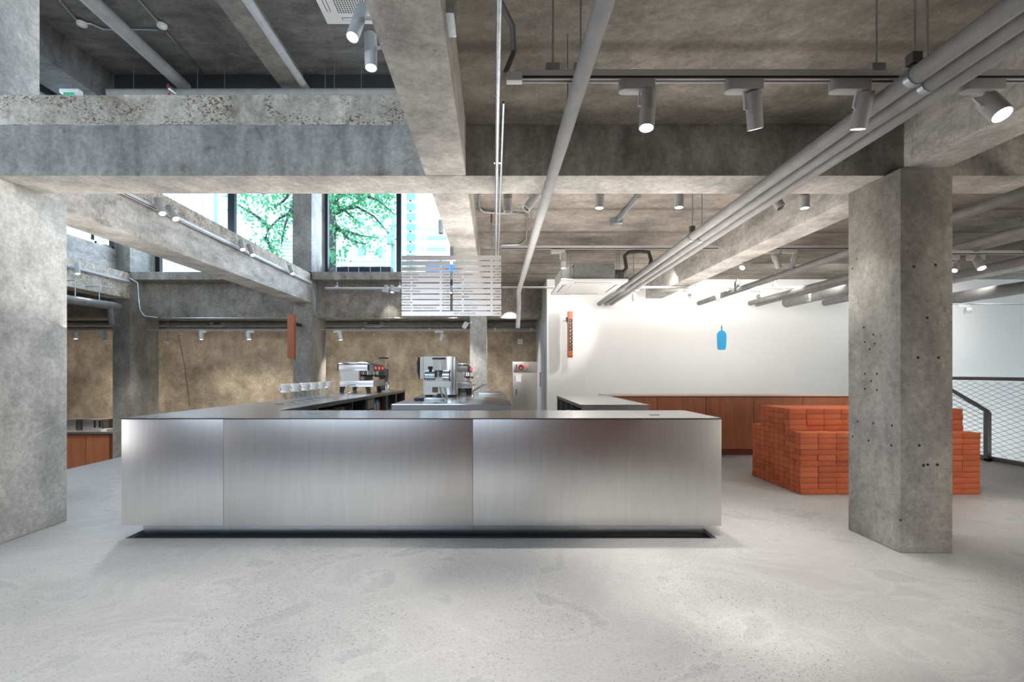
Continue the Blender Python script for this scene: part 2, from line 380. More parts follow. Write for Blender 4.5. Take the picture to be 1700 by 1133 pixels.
# cross beam over the counter and the slab edge standing on it
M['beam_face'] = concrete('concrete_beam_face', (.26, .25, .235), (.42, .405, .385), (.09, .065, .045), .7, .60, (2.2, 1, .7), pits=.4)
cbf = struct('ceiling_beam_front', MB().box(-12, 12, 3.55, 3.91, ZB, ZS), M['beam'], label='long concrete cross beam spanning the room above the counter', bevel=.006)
sb = MB()
xs = [-12+i*.1 for i in range(115)]
for i in range(len(xs)-1):
    a = random.Random(i).uniform(-.012, .012); a2 = random.Random(i+1).uniform(-.012, .012)
    z0, z1 = ZT+a*.6, ZT+a2*.6
    y0, y1 = 3.548+a*.5, 3.548+a2*.5
    sb.add([(xs[i], y0, ZS), (xs[i+1], y1, ZS), (xs[i+1], y1, z1), (xs[i], y0, z0), (xs[i+1], 3.9, z1), (xs[i], 3.9, z0)], [(0, 1, 2, 3), (3, 2, 4, 5)])
struct('ceiling_edge_front', sb, M['edge'], label='rough broken slab edge with exposed aggregate on top of the cross beam')
struct('ceiling_beam_middle', MB().box(-.503, -.205, -5, 3.55, ZB, ZT).box(-.503, -.205, 3.91, 10.1, ZB, ZT), M['beam'], label='concrete beam running away from the camera past the menu board', bevel=.012)
struct('ceiling_beam_right', MB().box(2.88, 3.2, -5, 3.4, ZB, ZS).box(2.98, 3.3, 3.91, 9.5, ZB, ZS), M['beam'], label='concrete beam running back from the pillar with holes', bevel=.006)
struct('ceiling_beam_far_right', MB().box(7.1, 7.5, -5, 3.5, ZB, ZS).box(7.1, 7.5, 3.91, 9.5, ZB, ZS), M['beam'])
struct('ceiling_beam_left', MB().box(-4.22, -3.81, 3.91, 10.1, ZB, ZS), M['beam'], label='concrete beam with a lighting track running from the left pillar to the back windows', bevel=.006)
struct('ceiling_edge_left', MB().box(-4.22, -3.83, 3.91, 10.1, ZS, 3.33), M['edge'])
struct('ceiling_beam_far_left', MB().box(-8.0, -7.6, 3.91, 10.1, 2.80, 3.33), M['edge'], label='rough concrete beam under the side window at far left')
struct('ceiling_beam_back', MB().box(-12, 1.04, 10.45, 10.85, 2.44, 3.2), M['ledge'], label='low concrete cross beam at the back under the windows')
struct('ceiling_ledge_back', MB().box(-8.0, -.2, 10.1, 10.9, 3.2, 3.36), M['ledge'], label='weathered concrete ledge under the back windows')
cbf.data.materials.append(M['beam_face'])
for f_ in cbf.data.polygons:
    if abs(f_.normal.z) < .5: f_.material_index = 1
# pillars
hp = MB().box(2.862, 3.232, 3.404, 3.91, 0, ZB)
struct('pillar_right', hp, M['pillar'], label='square concrete pillar with drilled anchor holes, standing on the floor at right', bevel=.012)
struct('pillar_left', MB().box(-4.2, -3.66, 3.3, 4.15, 0, ZB).box(-4.2, -3.66, 3.56, 3.90, ZT, ZU), M['pillar_smooth'], label='broad smooth concrete pillar at the left edge', bevel=.01)
struct('pillar_back_far_left', MB().box(-7.96, -7.6, 10.1, 10.97, -.9, ZU), M['pillar'], label='concrete pillar at the back, leftmost, beside the low wood cabinet')
struct('pillar_back_left', MB().box(-4.19, -3.81, 10.1, 10.97, 0, ZU), M['pillar'], label='concrete pillar at the back where the tracked beam ends')
struct('pillar_back_middle', MB().box(-.5, -.155, 10.1, 10.97, 0, ZB), M['pillar_smooth'], label='narrow pale concrete pillar at the back below the menu board')
# drilled anchor holes in the right pillar
hx = MB()
rh = random.Random(3)
for (px, py) in ((1434, 544), (1450, 556), (1436, 568), (1452, 571), (1444, 580), (1436, 621), (1456, 621), (1446, 633), (1436, 646), (1456, 648), (1424, 700), (1450, 703), (1481, 707), (1416, 725), (1442, 732), (1480, 740)):
    D = 2.862*F/(px-VX); p = P(px, py, D)
    hx.lathe([(.0001, 0), (.009, 0)], (2.8611, p.y, p.z), 8, (-1, 0, 0))
for (px, py) in ((1517, 443), (1553, 440), (1539, 528), (1524, 594), (1558, 594), (1526, 740), (1533, 773), (1540, 772), (1556, 772)):
    p = P(px, py, 3.404); hx.lathe([(.0001, 0), (.011, 0)], (p.x, 3.4032, p.z), 8, (0, -1, 0))
hh = obj('anchor_hole', hx, simple('hole_shadow', (.035, .03, .026), .9), bpy.data.objects['pillar_right'], label='drilled anchor holes'); hh['kind'] = 'stuff'
# walls
struct('wall_back', MB().box(-12, 1.04, 11.9, 12.1, -1, 3.2), M['brown'], label='warm brown concrete back wall')
wb = MB().box(1.04, 12, 9.5, 9.7, -1.5, ZS)
struct('wall_white', wb, M['white'], label='smooth white painted wall behind the brick seat')
struct('wall_white_return', MB().box(1.04, 1.2, 9.7, 11.9, 0, ZS), M['pale_blue_paint'], label='white painted return of the wall with a tall flush door')
struct('wall_behind', MB().box(-12, 12, -5.2, -5, -1, 3.4).box(-12, -7.8, -5.2, -5, 3.4, ZU).box(-.6, 12, -5.2, -5, 3.4, ZU), M['wood2'])
struct('wall_right', MB().box(12, 12.2, -5, 11.9, -1.6, ZU), M['white'])
struct('wall_left', MB().box(-12.2, -12, -5, 11.9, -1, ZU), M['brown'])
struct('wall_upper_left', MB().box(-8.0, -7.9, -5, 10.1, 3.33, 3.83).box(-8.0, -7.9, -5, 10.1, 5.5, ZU), M['beam'], label='concrete wall under the upper side window')
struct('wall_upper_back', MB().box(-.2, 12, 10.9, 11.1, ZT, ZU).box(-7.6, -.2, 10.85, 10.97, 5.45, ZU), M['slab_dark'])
# upper ceiling joists
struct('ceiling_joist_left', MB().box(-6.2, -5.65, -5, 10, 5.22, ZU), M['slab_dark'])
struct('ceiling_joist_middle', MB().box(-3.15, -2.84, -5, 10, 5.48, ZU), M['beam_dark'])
struct('ceiling_joist_back', MB().box(-8, 12, 7.2, 7.5, 5.2, ZU), simple('joist_black', (.03, .03, .032), .9))  # near-black colour over the whole joist
# side window over the far left beam, with expanded mesh outside
def window(name, mb_frame, mb_pane, fmat=None, label=None):
    o = struct(name, mb_frame, fmat or M['frame_black'], label=label)
    p_ = obj('pane', mb_pane, M['pane'], o)
    return o
DW = 10.86
def fx(px): return (px-VX)*DW/F
zw0, zw1 = 3.36, 5.45
fr = MB()
for a_, b_ in ((252, 265), (378, 389), (486, 489)):
    fr.box(fx(a_), fx(b_), DW, DW+.10, zw0, zw1)
fr.box(fx(252), fx(489), DW, DW+.1, zw0, zw0+.03).box(fx(252), fx(489), DW, DW+.1, zw1-.06, zw1)
struct('window_1', fr, M['frame_black'], label='tall black-framed window left of the concrete pier')
obj('pane', MB().box(fx(265), fx(378), DW+.04, DW+.05, zw0, zw1), M['pane'], bpy.data.objects['window_1'])
obj('pane', MB().box(fx(389), fx(486), DW+.04, DW+.05, zw0, zw1), M['pane'], bpy.data.objects['window_1'])
fr = MB()
for a_, b_ in ((535, 544), (658, 666), (784, 790)):
    fr.box(fx(a_), fx(b_), DW, DW+.10, zw0, zw1)
fr.box(fx(535), fx(790), DW, DW+.1, zw0, zw0+.03).box(fx(535), fx(790), DW, DW+.1, zw1-.06, zw1)
struct('window_2', fr, M['frame_black'], label='tall black-framed window right of the concrete pier behind the menu board')
obj('pane', MB().box(fx(544), fx(658), DW+.04, DW+.05, zw0, zw1), M['pane'], bpy.data.objects['window_2'])
obj('pane', MB().box(fx(666), fx(784), DW+.04, DW+.05, zw0, zw1), M['pane'], bpy.data.objects['window_2'])
for a_, b_ in ((537, 539),):
    obj('window_trim', MB().box(fx(a_), fx(b_)+.01, DW-.01, DW, zw0, zw1), M['galv'], bpy.data.objects['window_2'])
fr = MB().box(-8.0, -7.93, -5, 10.1, 3.83, 3.88)
for y in (-4, -2, 0, 2, 4, 6, 8.0, 9.6, 10.05): fr.box(-8.0, -7.93, y, y+.06, 3.83, 5.5)
struct('window_3', fr, M['galv'], label='strip side window above the far left beam')
obj('pane', MB().box(-7.97, -7.965, -5, 10.1, 3.88, 5.5), M['pane'], bpy.data.objects['window_3'])

def lattice(y0, y1, zlo, zhi, dy, dz, x, r, zfun=None):
    """crossing wires of an expanded mesh in the plane X = x"""
    mb = MB(); s = dz/dy; c = -math.ceil((y1-y0)*s/dz)*dz
    step = dz
    def seg(f):
        pts = []
        N = 60
        for i in range(N+1):
            y = y0+(y1-y0)*i/N; z = f(y)
            hi = zfun(y) if zfun else zhi
            if zlo <= z <= hi: pts.append((x, y, z))
            else:
                if len(pts) > 1: mb.tube([pts[0], pts[-1]], r, 4, False)
                pts = []
        if len(pts) > 1: mb.tube([pts[0], pts[-1]], r, 4, False)
    k = zlo-(y1-y0)*s
    while k < zhi+(y1-y0)*s:
        seg(lambda y: k+(y-y0)*s); seg(lambda y: k+.5*0-(y-y0)*s+0)
        k += step
    return mb
mesh_o = obj('mesh_screen', lattice(4, 10.1, 3.85, 5.4, .16, .08, -8.08, .006), M['wire'], bpy.data.objects['window_3']); mesh_o['kind'] = 'stuff'

# ------------------------------------------------------------------ the steel counter
CF, CZ0, CZ1 = 3.71, .097, .915
t = Thing('service_counter', 'long brushed steel service counter with a floating front and recessed plinth', 'counter', (-.55, 4.1, 0))
xj = [-2.857, (371-VX)*CF/F, (785-VX)*CF/F, 1.745]
for i in range(3):
    a, b_ = xj[i]+(.0012 if i else 0), xj[i+1]-(.0012 if i < 2 else 0)
    t.part('front_panel', MB().box(a, b_, CF, CF+.02, CZ0, CZ1-.004), M['steel'], .0012)
t.part('end_panel', MB().box(1.725, 1.745, CF+.021, 4.44, CZ0, CZ1-.004), M['steel'])
t.part('side_panel', MB().add([(-2.857, CF+.021, CZ0), (-2.837, CF+.021, CZ0), (-2.43, 9.6, CZ0), (-2.45, 9.6, CZ0),
    (-2.857, CF+.021, CZ1-.004), (-2.837, CF+.021, CZ1-.004), (-2.43, 9.6, CZ1-.004), (-2.45, 9.6, CZ1-.004)],
    [(0, 1, 2, 3), (4, 5, 6, 7), (0, 1, 5, 4), (1, 2, 6, 5), (2, 3, 7, 6), (3, 0, 4, 7)]), M['steel'])
t.part('body', MB().box(-2.83, 1.72, CF+.06, 4.42, .1, .90), M['steel_dark'])
t.part('countertop', MB().prism([(-2.859, CF-.002), (1.747, CF-.002), (1.747, 4.443), (-1.964, 4.443), (-1.75, 9.6), (-2.45, 9.6)], CZ1, .922), M['steel_top'])
pxj = [-2.764, (383-VX)*3.81/F, (786-VX)*3.81/F, 1.65]
for i in range(3):
    t.part('plinth', MB().box(pxj[i]+.001, pxj[i+1]-.001, 3.81, 4.3, -.03, .098), M['plinth_steel'])
t.part('power_outlet', MB().box((1078-VX)*3.98/F, (1094-VX)*3.98/F, 3.965, 3.99, .9225, .924), M['black'])
t.part('power_outlet', MB().box((509-VX)*4.02/F, (528-VX)*4.02/F, 4.05, 4.10, .9225, .924), M['steel_dark'])
# inner side of the left run: posts, shelves, dark bays
def inx(y): return -1.964+(y-4.443)*(.214/5.157)
bays = MB(); post = MB()
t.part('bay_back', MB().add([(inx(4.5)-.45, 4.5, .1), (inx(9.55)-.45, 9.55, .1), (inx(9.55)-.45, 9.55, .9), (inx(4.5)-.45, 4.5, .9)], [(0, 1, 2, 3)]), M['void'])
t.part('bay_shelf', MB().prism([(inx(4.5)-.44, 4.5), (inx(4.5)-.02, 4.5), (inx(9.55)-.02, 9.55), (inx(9.55)-.44, 9.55)], .50, .515), M['steel_dark'])
t.part('top_rim', MB().prism([(inx(4.5)-.03, 4.5), (inx(4.5)-.004, 4.5), (inx(9.58)-.004, 9.58), (inx(9.58)-.03, 9.58)], .872, .914), M['steel_dark'])
for y in (4.6, 5.3, 6.45, 7.05, 7.45, 8.2, 8.85, 9.55):
    t.part('bay_post', MB().box(inx(y)-.44, inx(y)-.006, y-.02, y+.02, .1, .872), M['steel_dark'])
t.part('drawer_front', MB().box(inx(7.25)-.02, inx(7.25), 7.08, 7.42, .72, .86), M['steel_dark'])
t.part('drawer_front', MB().box(inx(7.25)-.02, inx(7.25), 7.08, 7.42, .55, .70), M['steel_dark'])

CT = t
# crockery and tools in the bays, seen over the counter
rr = random.Random(5)
for i, (y, nm) in enumerate(((5.75, 0), (5.95, 0), (6.2, 0), (6.38, 0))):
    single('milk_jug', MB().lathe([(.0001, 0), (.045, 0), (.05, .05), (.042, .09), (.046, .11), (.043, .11), (.04, .09), (.04, .005), (.0001, .005)], (inx(y)-.13, y, .70), 14), M['galv'],
           'small steel milk jug under the left counter run, %s' % ('leftmost', 'second from left', 'third from left', 'rightmost')[i]+' of four', 'jug', 'milk jugs under the left counter')
CT.part('bay_shelf', MB().box(inx(6)-.25, inx(6)-.03, 5.62, 6.42, .685, .70), M['steel_dark'])
single('storage_tub', MB().box(inx(5.9)-.3, inx(5.9)-.05, 5.65, 6.35, .516, .64), M['ceramic'], 'long white plastic tub on the shelf under the milk jugs', 'tub', bevel=.02)
for i, (y, c) in enumerate(((7.75, 'ceramic'), (7.84, 'bottleblue'), (7.93, 'galv'), (8.03, 'orange'))):
    single('squeeze_bottle', MB().lathe([(.0001, 0), (.028, 0), (.028, .13), (.012, .16), (.004, .20), (.0001, .20)], (inx(y)-.10, y, .62), 10), M[c],
           ('white', 'blue', 'grey', 'orange')[i]+' squeeze bottle standing in the open bay below the espresso machine', 'bottle', 'squeeze bottles in the bay')
CT.part('bay_shelf', MB().box(inx(8)-.40, inx(8)-.03, 7.5, 8.16, .605, .62), M['steel_dark'])
for i, y in enumerate((8.35, 8.5, 8.65)):
    single('glass_carafe', MB().lathe([(.0001, 0), (.05, 0), (.06, .06), (.03, .14), (.04, .18)], (inx(y)-.12, y, .62), 12), M['clear'],
           'clear glass carafe in the bay right of the squeeze bottles, %s' % ('left one', 'middle one', 'right one')[i], 'carafe', 'carafes in the bay')
CT.part('bay_shelf', MB().box(inx(8.5)-.40, inx(8.5)-.03, 8.23, 8.83, .605, .62), M['steel_dark'])

# ------------------------------------------------------------------ drippers on glass servers
def dripper(x, y, label):
    d = Thing('coffee_dripper', label, 'dripper', (0, 0, 0), 'white drippers in a row on the counter')
    n_ = 24; r0, r1 = .030, .061
    d.part('cone', MB().lathe([(.012, .128), (r0, .134), (r1, .211), (r1-.004, .214), (r1-.006, .210), (r0-.003, .139), (.010, .136)], (0, 0, 0), n_), M['ceramic'])
    d.part('saucer', MB().lathe([(.012, .127), (.05, .124), (.053, .129), (.05, .133), (.02, .137)], (0, 0, 0), n_), M['ceramic'])
    hb = MB().tube([(-.042, .0, .190), (-.070, 0, .182), (-.072, 0, .158), (-.055, 0, .142), (-.034, 0, .146)], .005, 8)
    d.part('handle', hb, M['ceramic'])
    sv = d.part('glass_server', MB().lathe([(.0001, .004), (.042, .004), (.046, .012), (.044, .10), (.040, .125)], (0, 0, 0), n_), M['clear'])
    d.part('glass_handle', MB().tube([(.038, -.015, .09), (.068, -.02, .088), (.078, -.022, .06), (.066, -.02, .03), (.044, -.012, .022)], .0045, 8), M['clear'], parent=sv)
    d.part('drip_tray', MB().box(-.075, .02, -.085, -.060, 0, .003), M['black'])
    d.part('tray_rim', MB().box(.022, .10, -.086, -.058, 0, .004), M['chrome'])
    d.o.location = (x, y, .9225)
    return d.o
first = None
names = ['nearest, leftmost', 'second from left', 'third from left', 'fourth from left', 'fifth from left', 'farthest, rightmost']
for i in range(6):
    y = 5.4+.286*i
    lb = 'white ceramic dripper on a clear glass server on the counter, %s of six' % names[i]
    if first is None: first = dripper(-2.33, y, lb)
    else:
        c = copy_tree(first); c.location = (-2.33, y, .9225); c['label'] = lb

# ------------------------------------------------------------------ espresso machines
def espresso(x0, x1, y0, y1, z0, label, group='espresso machines'):
    """side towards the camera, groups facing +X; legs at z0"""
    e = Thing('espresso_machine', label, 'machine', ((x0+x1)/2, (y0+y1)/2, z0), group)
    w_ = x1-x0
    body = MB()
    def slab(pts, ya, yb, mb=None):
        mb = mb or MB(); n = len(pts)
        vs = [(p[0], ya, p[1]) for p in pts]+[(p[0], yb, p[1]) for p in pts]
        return mb.add(vs, [tuple(range(n)), tuple(range(n, 2*n))[::-1]]+[(i, (i+1) % n, n+(i+1) % n, n+i) for i in range(n)])
    sm = M['cab']
    e.part('base_tray', slab([(x0+.06*w_, z0+.10), (x1, z0+.10), (x1, z0+.20), (x0+.06*w_, z0+.20)], y0, y1), M['menu_steel'], .004)
    e.part('side_panel', slab([(x0+.10*w_, z0+.20), (x0+.60*w_, z0+.20), (x0+.60*w_, z0+.37), (x0+.05*w_, z0+.37)], y0+.01, y1-.01), M['ceramic'], .004)
    e.part('upper_body', slab([(x0+.02*w_, z0+.37), (x0+.84*w_, z0+.37), (x0+.84*w_, z0+.47), (x0+.02*w_, z0+.47)], y0, y1), M['menu_steel'], .004)
    e.part('edge_trim', slab([(x0, z0+.37), (x0+.03*w_, z0+.37), (x0+.03*w_, z0+.475), (x0, z0+.475)], y0-.004, y1), M['black'])
    e.part('edge_trim', slab([(x0+.84*w_, z0+.37), (x0+.87*w_, z0+.37), (x0+.87*w_, z0+.475), (x0+.84*w_, z0+.475)], y0-.004, y1), M['black'])
    e.part('cup_rail', slab([(x0+.02*w_, z0+.475), (x0+.9*w_, z0+.475), (x0+.78*w_, z0+.52), (x0+.03*w_, z0+.52)], y0+.01, y1-.01), M['chrome'], .006)
    e.part('front_panel', slab([(x0+.87*w_, z0+.37), (x1, z0+.36), (x1-.02, z0+.46), (x0+.87*w_, z0+.475)], y0+.02, y1-.02), M['steel_dark'])
    e.part('back_splash', slab([(x0+.60*w_, z0+.20), (x0+.63*w_, z0+.20), (x0+.63*w_, z0+.37), (x0+.60*w_, z0+.37)], y0+.02, y1-.02), M['chrome'])
    L = y1-y0
    for k in range(3):
        yy = y0+L*(.2+.3*k)
        g = e.part('group_head', MB().lathe([(.0001, 0), (.035, 0), (.035, .07), (.0001, .07)], (x0+.80*w_, yy, z0+.30), 12), M['chrome'])
        e.part('portafilter', MB().lathe([(.034, 0), (.034, .03), (.0001, .03)], (x0+.80*w_, yy, z0+.268), 12).tube([(x0+.80*w_, yy, z0+.285), (x0+1.10*w_, yy, z0+.27)], .012, 8), M['black'], parent=g)
        e.part('pressure_display', MB().lathe([(.0001, 0), (.022, 0), (.022, .012), (.0001, .012)], (x1-.008, yy, z0+.415), 14, (1, -.55, 0)), M['redlit'], label='small round display glowing red')
    e.part('drip_grate', MB().box(x0+.64*w_, x1+.01, y0+.03, y1-.03, z0+.20, z0+.212), M['chrome'])
    e.part('steam_wand', MB().tube([(x0+.9*w_, y0+.05, z0+.37), (x0+1.0*w_, y0+.04, z0+.30), (x0+.97*w_, y0+.04, z0+.18)], .006, 8), M['chrome'])
    for yy in (y0+.05, y1-.05):
        for a_, s_ in ((.10, 1), (.84, -1)):
            xx = x0+a_*w_
            e.part('leg', slab([(xx-.035, z0), (xx+.02, z0), (xx+.05*1.0, z0+.10), (xx-.03, z0+.10)] if s_ > 0 else [(xx-.02, z0), (xx+.035, z0), (xx+.03, z0+.10), (xx-.05, z0+.10)], yy-.025, yy+.025), M['black'])
    return e
espresso(-2.62, -2.02, 8.1, 8.95, .9225, 'steel espresso machine with white side panel and three red displays on the left counter run')
def grinder(x, y, z0, h, label, group='coffee grinders'):
    g = Thing('coffee_grinder', label, 'grinder', (x, y, z0), group)
    k = h/.62
    g.part('base', MB().box(x-.10*k, x+.10*k, y-.13, y+.13, z0, z0+.03), M['black'], .006)
    g.part('body', MB().lathe([(.0001, .03), (.085, .03), (.08, .20), (.095, .26), (.095, .40), (.0001, .42)], (x, y, z0), 18), M['steel_dark'])
    g.part('hopper', MB().lathe([(.035, .42), (.05, .45), (.085, .56), (.088, .60)], (x, y, z0), 18), M['clear'])
    g.part('hopper_lid', MB().lathe([(.0001, .60), (.095, .60), (.095, .615), (.03, .63), (.0001, .63)], (x, y, z0), 18), M['black'])
    return g
grinder(-2.10, 9.2, .9225, .62, 'dark coffee grinder with clear hopper right behind the large espresso machine')
single('white_tray', MB().box(P(637, 650, 8.7).x, P(652, 650, 8.7).x, 8.55, 8.75, .9225, .945), M['ceramic'], 'small white tray on the counter right of the espresso machine', 'tray', bevel=.004)
# steel pitcher on the wall side of the machine
single('steel_pitcher', MB().lathe([(.0001, 0), (.05, 0), (.055, .06), (.045, .13), (.05, .16), (.046, .16), (.04, .13), (.045, .01), (.0001, .01)], (P(640, 617, 8.9).x+.03, 8.9, .9225), 16), M['chrome'],
       'tall steel pitcher at the front corner of the large espresso machine', 'pitcher')
t = Thing('water_tap', 'square-necked chrome water tap in front of the large espresso machine', 'tap', (P(578, 655, 7.5).x, 7.5, .9225))
xb = P(578, 655, 7.5).x
t.part('spout', MB().tube([(xb, 7.5, .9225), (xb, 7.5, 1.06), (xb+.01, 7.5, 1.07), (xb+.11, 7.5, 1.07), (xb+.115, 7.5, 1.05)], .010, 10), M['chrome'])
t.part('collar', MB().lathe([(.0001, 0), (.022, 0), (.022, .015), (.0001, .015)], (xb, 7.5, .9225), 14), M['chrome'])
t.part('lever', MB().tube([(xb, 7.5, .95), (xb+.05, 7.47, .96)], .005, 8), M['chrome'])

# ------------------------------------------------------------------ inner work table
IX0, IX1, IY0, IY1, IZ = -1.186, .205, 5.6, 8.75, .90
t = Thing('work_table', 'low steel work table with rolled front edge behind the service counter', 'table', (-.5, 7, 0))
t.part('table_top', MB().box(IX0, IX1, IY0, IY1, IZ-.065, IZ), M['steel_top'], .004)
t.part('front_apron', MB().box(IX0, IX1, IY0-.004, IY0, IZ-.068, IZ-.006), M['menu_steel'])
t.part('cabinet_body', MB().box(IX0+.04, IX1-.04, IY0+.05, IY1-.05, .02, IZ-.065), M['steel_dark'])
single('sink_tray', MB().box(P(795, 652, 7.9).x, P(835, 652, 7.9).x, 7.75, 8.35, IZ, IZ+.035), M['menu_steel'], 'shallow steel tray at the far right end of the work table', 'tray', bevel=.006)
xb = P(785, 640, 7.3).x
t = Thing('mixer_tap', 'chrome mixer tap with a long slanting spout on the work table', 'tap', (xb, 7.3, IZ))
t.part('stem', MB().tube([(xb, 7.3, IZ), (xb, 7.3, IZ+.16)], .014, 12), M['chrome'])
t.part('spout', MB().tube([(xb, 7.3, IZ+.08), (xb+.17, 7.25, IZ+.185), (xb+.195, 7.24, IZ+.185), (xb+.2, 7.24, IZ+.165)], .013, 10), M['chrome'])
t.part('lever', MB().tube([(xb-.01, 7.3, IZ+.165), (xb+.04, 7.28, IZ+.185)], .007, 8), M['chrome'])
t.part('collar', MB().lathe([(.0001, 0), (.03, 0), (.026, .02), (.0001, .02)], (xb, 7.3, IZ), 14), M['chrome'])
# thin rinser spout left of it
xb = P(759, 655, 6.9).x
t = Thing('rinser_tap', 'thin upright chrome rinser tap between the white machine and the mixer tap', 'tap', (xb, 6.9, IZ))
t.part('stem', MB().tube([(xb, 6.9, IZ), (xb, 6.9, IZ+.22)], .006, 8), M['chrome'])
t.part('knob', MB().lathe([(.0001, 0), (.014, 0), (.014, .02), (.0001, .02)], (xb, 6.9, IZ+.22), 10), M['chrome'])

# white brewer seen from the side, big glossy panel with steel frame
D = 7.2
x0, x1 = P(697, 0, D).x, P(757, 0, D).x
z1 = P(0, 592, D).z
t = Thing('brewing_machine', 'tall glossy white brewing machine with a dark curved edge on the work table', 'machine', ((x0+x1)/2, D+.2, IZ))
t.part('body', MB().box(x0+.05, x1-.09, D, D+.45, IZ+.03, z1), M['ceramic'], .012)
t.part('steel_side', MB().box(x1-.135, x1-.045, D-.008, D+.45, IZ+.03, z1), M['menu_steel'], .006)
t.part('corner_post', MB().box(x1-.042, x1, D-.004, D+.44, IZ+.03, z1-.01), M['cab'], .008)
t.part('head', MB().box(x0, x0+.06, D-.01, D+.42, z1-.34, z1-.005), M['ceramic'], .02)
t.part('dark_edge', MB().tube([(x0-.012, D+.1, z1-.015), (x0-.03, D+.1, z1-.08), (x0-.028, D+.1, z1-.22), (x0, D+.1, z1-.33)], .028, 10), M['black'])
t.part('foot', MB().box(x0+.08, x0+.14, D+.02, D+.4, IZ, IZ+.03), M['black'])
t.part('foot', MB().box(x1-.12, x1-.05, D+.02, D+.4, IZ, IZ+.03), M['black'])
for k, px in enumerate((701, 706)):
    p = P(px, 633, D-.02); t.part('indicator_lamp', MB().lathe([(.0001, 0), (.008, 0), (.0001, .008)], tuple(p), 8, (0, -1, 0)), M['redlit'], label='tiny lit red lamp')
# horizontal coffee grinder in front of it
D = 6.3
def q(px, py): return P(px, py, D)
t = Thing('shop_grinder', 'large horizontal coffee grinder with clear glass hopper in front of the white machine', 'grinder', (q(728, 0).x, D, IZ))
hz = q(0, 624).z
t.part('motor_barrel', MB().lathe([(.0001, 0), (.055, 0), (.063, .01), (.063, .13), (.055, .14), (.0001, .14)], (q(705, 0).x, D, hz), 20, (1, 0, 0)), M['galv'])
t.part('gear_housing', MB().lathe([(.0001, 0), (.066, 0), (.066, .10), (.05, .11), (.0001, .11)], (q(735, 0).x, D, hz), 20, (1, 0, 0)), M['chrome'])
t.part('end_cap', MB().lathe([(.0001, 0), (.075, 0), (.075, .014), (.0001, .014)], (q(746, 0).x, D, hz), 20, (1, 0, 0)), M['black'])
t.part('throat', MB().lathe([(.05, 0), (.045, .05), (.055, .09)], (q(729, 0).x, D, hz-.02), 16), M['steel_dark'])
z0 = q(0, 630).z; z2 = q(0, 597).z
t.part('hopper', MB().lathe([(.03, 0), (.05, .02), (.075, (z2-z0)*.6), (.085, z2-z0)], (q(729, 0).x, D, z0), 20), M['clear'])
t.part('hopper_lid', MB().lathe([(.0001, 0), (.09, 0), (.09, .02), (.05, .03), (.0001, .03)], (q(729, 0).x, D, z2), 20), M['black'])
t.part('dial', MB().lathe([(.0001, 0), (.02, 0), (.02, .03), (.032, .035), (.032, .07), (.0001, .07)], (q(715, 0).x, D-.02, hz+.05), 14), M['black'])
t.part('crossbar', MB().box(q(707, 0).x, q(749, 0).x, D-.06, D+.02, q(0, 643).z, q(0, 633.5).z), M['ceramic'], .01)
t.part('bag_clamp', MB().box(q(718, 0).x, q(727, 0).x, D-.03, D+.02, q(0, 652).z, q(0, 643).z), simple('brown_plastic', (.16, .09, .07), .5))
for dx in (0, 8):
    t.part('strut', MB().tube([(q(730+dx, 0).x, D, q(0, 641).z), (q(735+dx, 0).x, D+.02, IZ+.01)], .011, 8), M['galv'])
t.part('foot_plate', MB().box(q(706, 0).x, q(738, 0).x, D-.10, D+.10, IZ, IZ+.035), M['galv'], .008)
t.part('knob_cluster', MB().lathe([(.0001, 0), (.06, 0), (.045, .05), (.0001, .06)], (q(730, 0).x, D+.1, IZ+.035), 14), M['black'])
single('scale', MB().box(q(689, 0).x, q(703, 0).x, D-.08, D+.06, IZ, IZ+.04), M['black'], 'small black box-like scale left of the large grinder foot', 'scale', bevel=.004)
espresso(P(758, 0, 8.4).x-.02, P(783, 0, 8.4).x, 8.0, 8.7, IZ, 'second espresso machine, half hidden behind the white brewing machine')
grinder(P(771, 0, 9.6).x, 9.45, .60, .62, 'dark coffee grinder with round lid behind the second espresso machine')
t = Thing('grinder_stand', 'low steel stand that carries the rear coffee grinder', 'stand', (P(771, 0, 9.6).x, 9.5, 0))
t.part('stand_top', MB().box(P(771, 0, 9.6).x-.25, P(771, 0, 9.6).x+.25, 9.2, 9.8, .575, .6), M['steel_dark'])
for sx_ in (-.22, .22):
    for sy_ in (9.23, 9.77): t.part('leg', MB().box(P(771, 0, 9.6).x+sx_-.02, P(771, 0, 9.6).x+sx_+.02, sy_-.02, sy_+.02, 0, .575), M['steel_dark'])

# ------------------------------------------------------------------ rear counter on the right
t = Thing('side_counter', 'dark steel side counter with open shelves, behind the right end of the service counter', 'counter', (1.3, 6.5, 0))
t.part('countertop', MB().box(.935, 1.67, 5.18, 7.25, .915, .922), M['steel_top'])
t.part('front_panel', MB().box(.945, 1.66, 5.185, 5.20, .1, .914), M['menu_steel'])
t.part('side_panel', MB().box(1.645, 1.66, 5.2, 7.24, .1, .914), M['menu_steel'])
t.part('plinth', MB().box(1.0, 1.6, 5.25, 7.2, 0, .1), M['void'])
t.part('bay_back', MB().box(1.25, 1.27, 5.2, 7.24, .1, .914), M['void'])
t.part('bay_shelf', MB().box(.95, 1.25, 5.2, 7.24, .52, .54), M['steel_dark'])
t.part('top_rim', MB().box(.942, .96, 5.2, 7.24, .88, .914), M['steel_dark'])
for y in (5.22, 5.9, 6.35, 6.8, 7.22): t.part('bay_post', MB().box(.945, 1.25, y-.02, y+.02, .1, .88), M['steel_dark'])

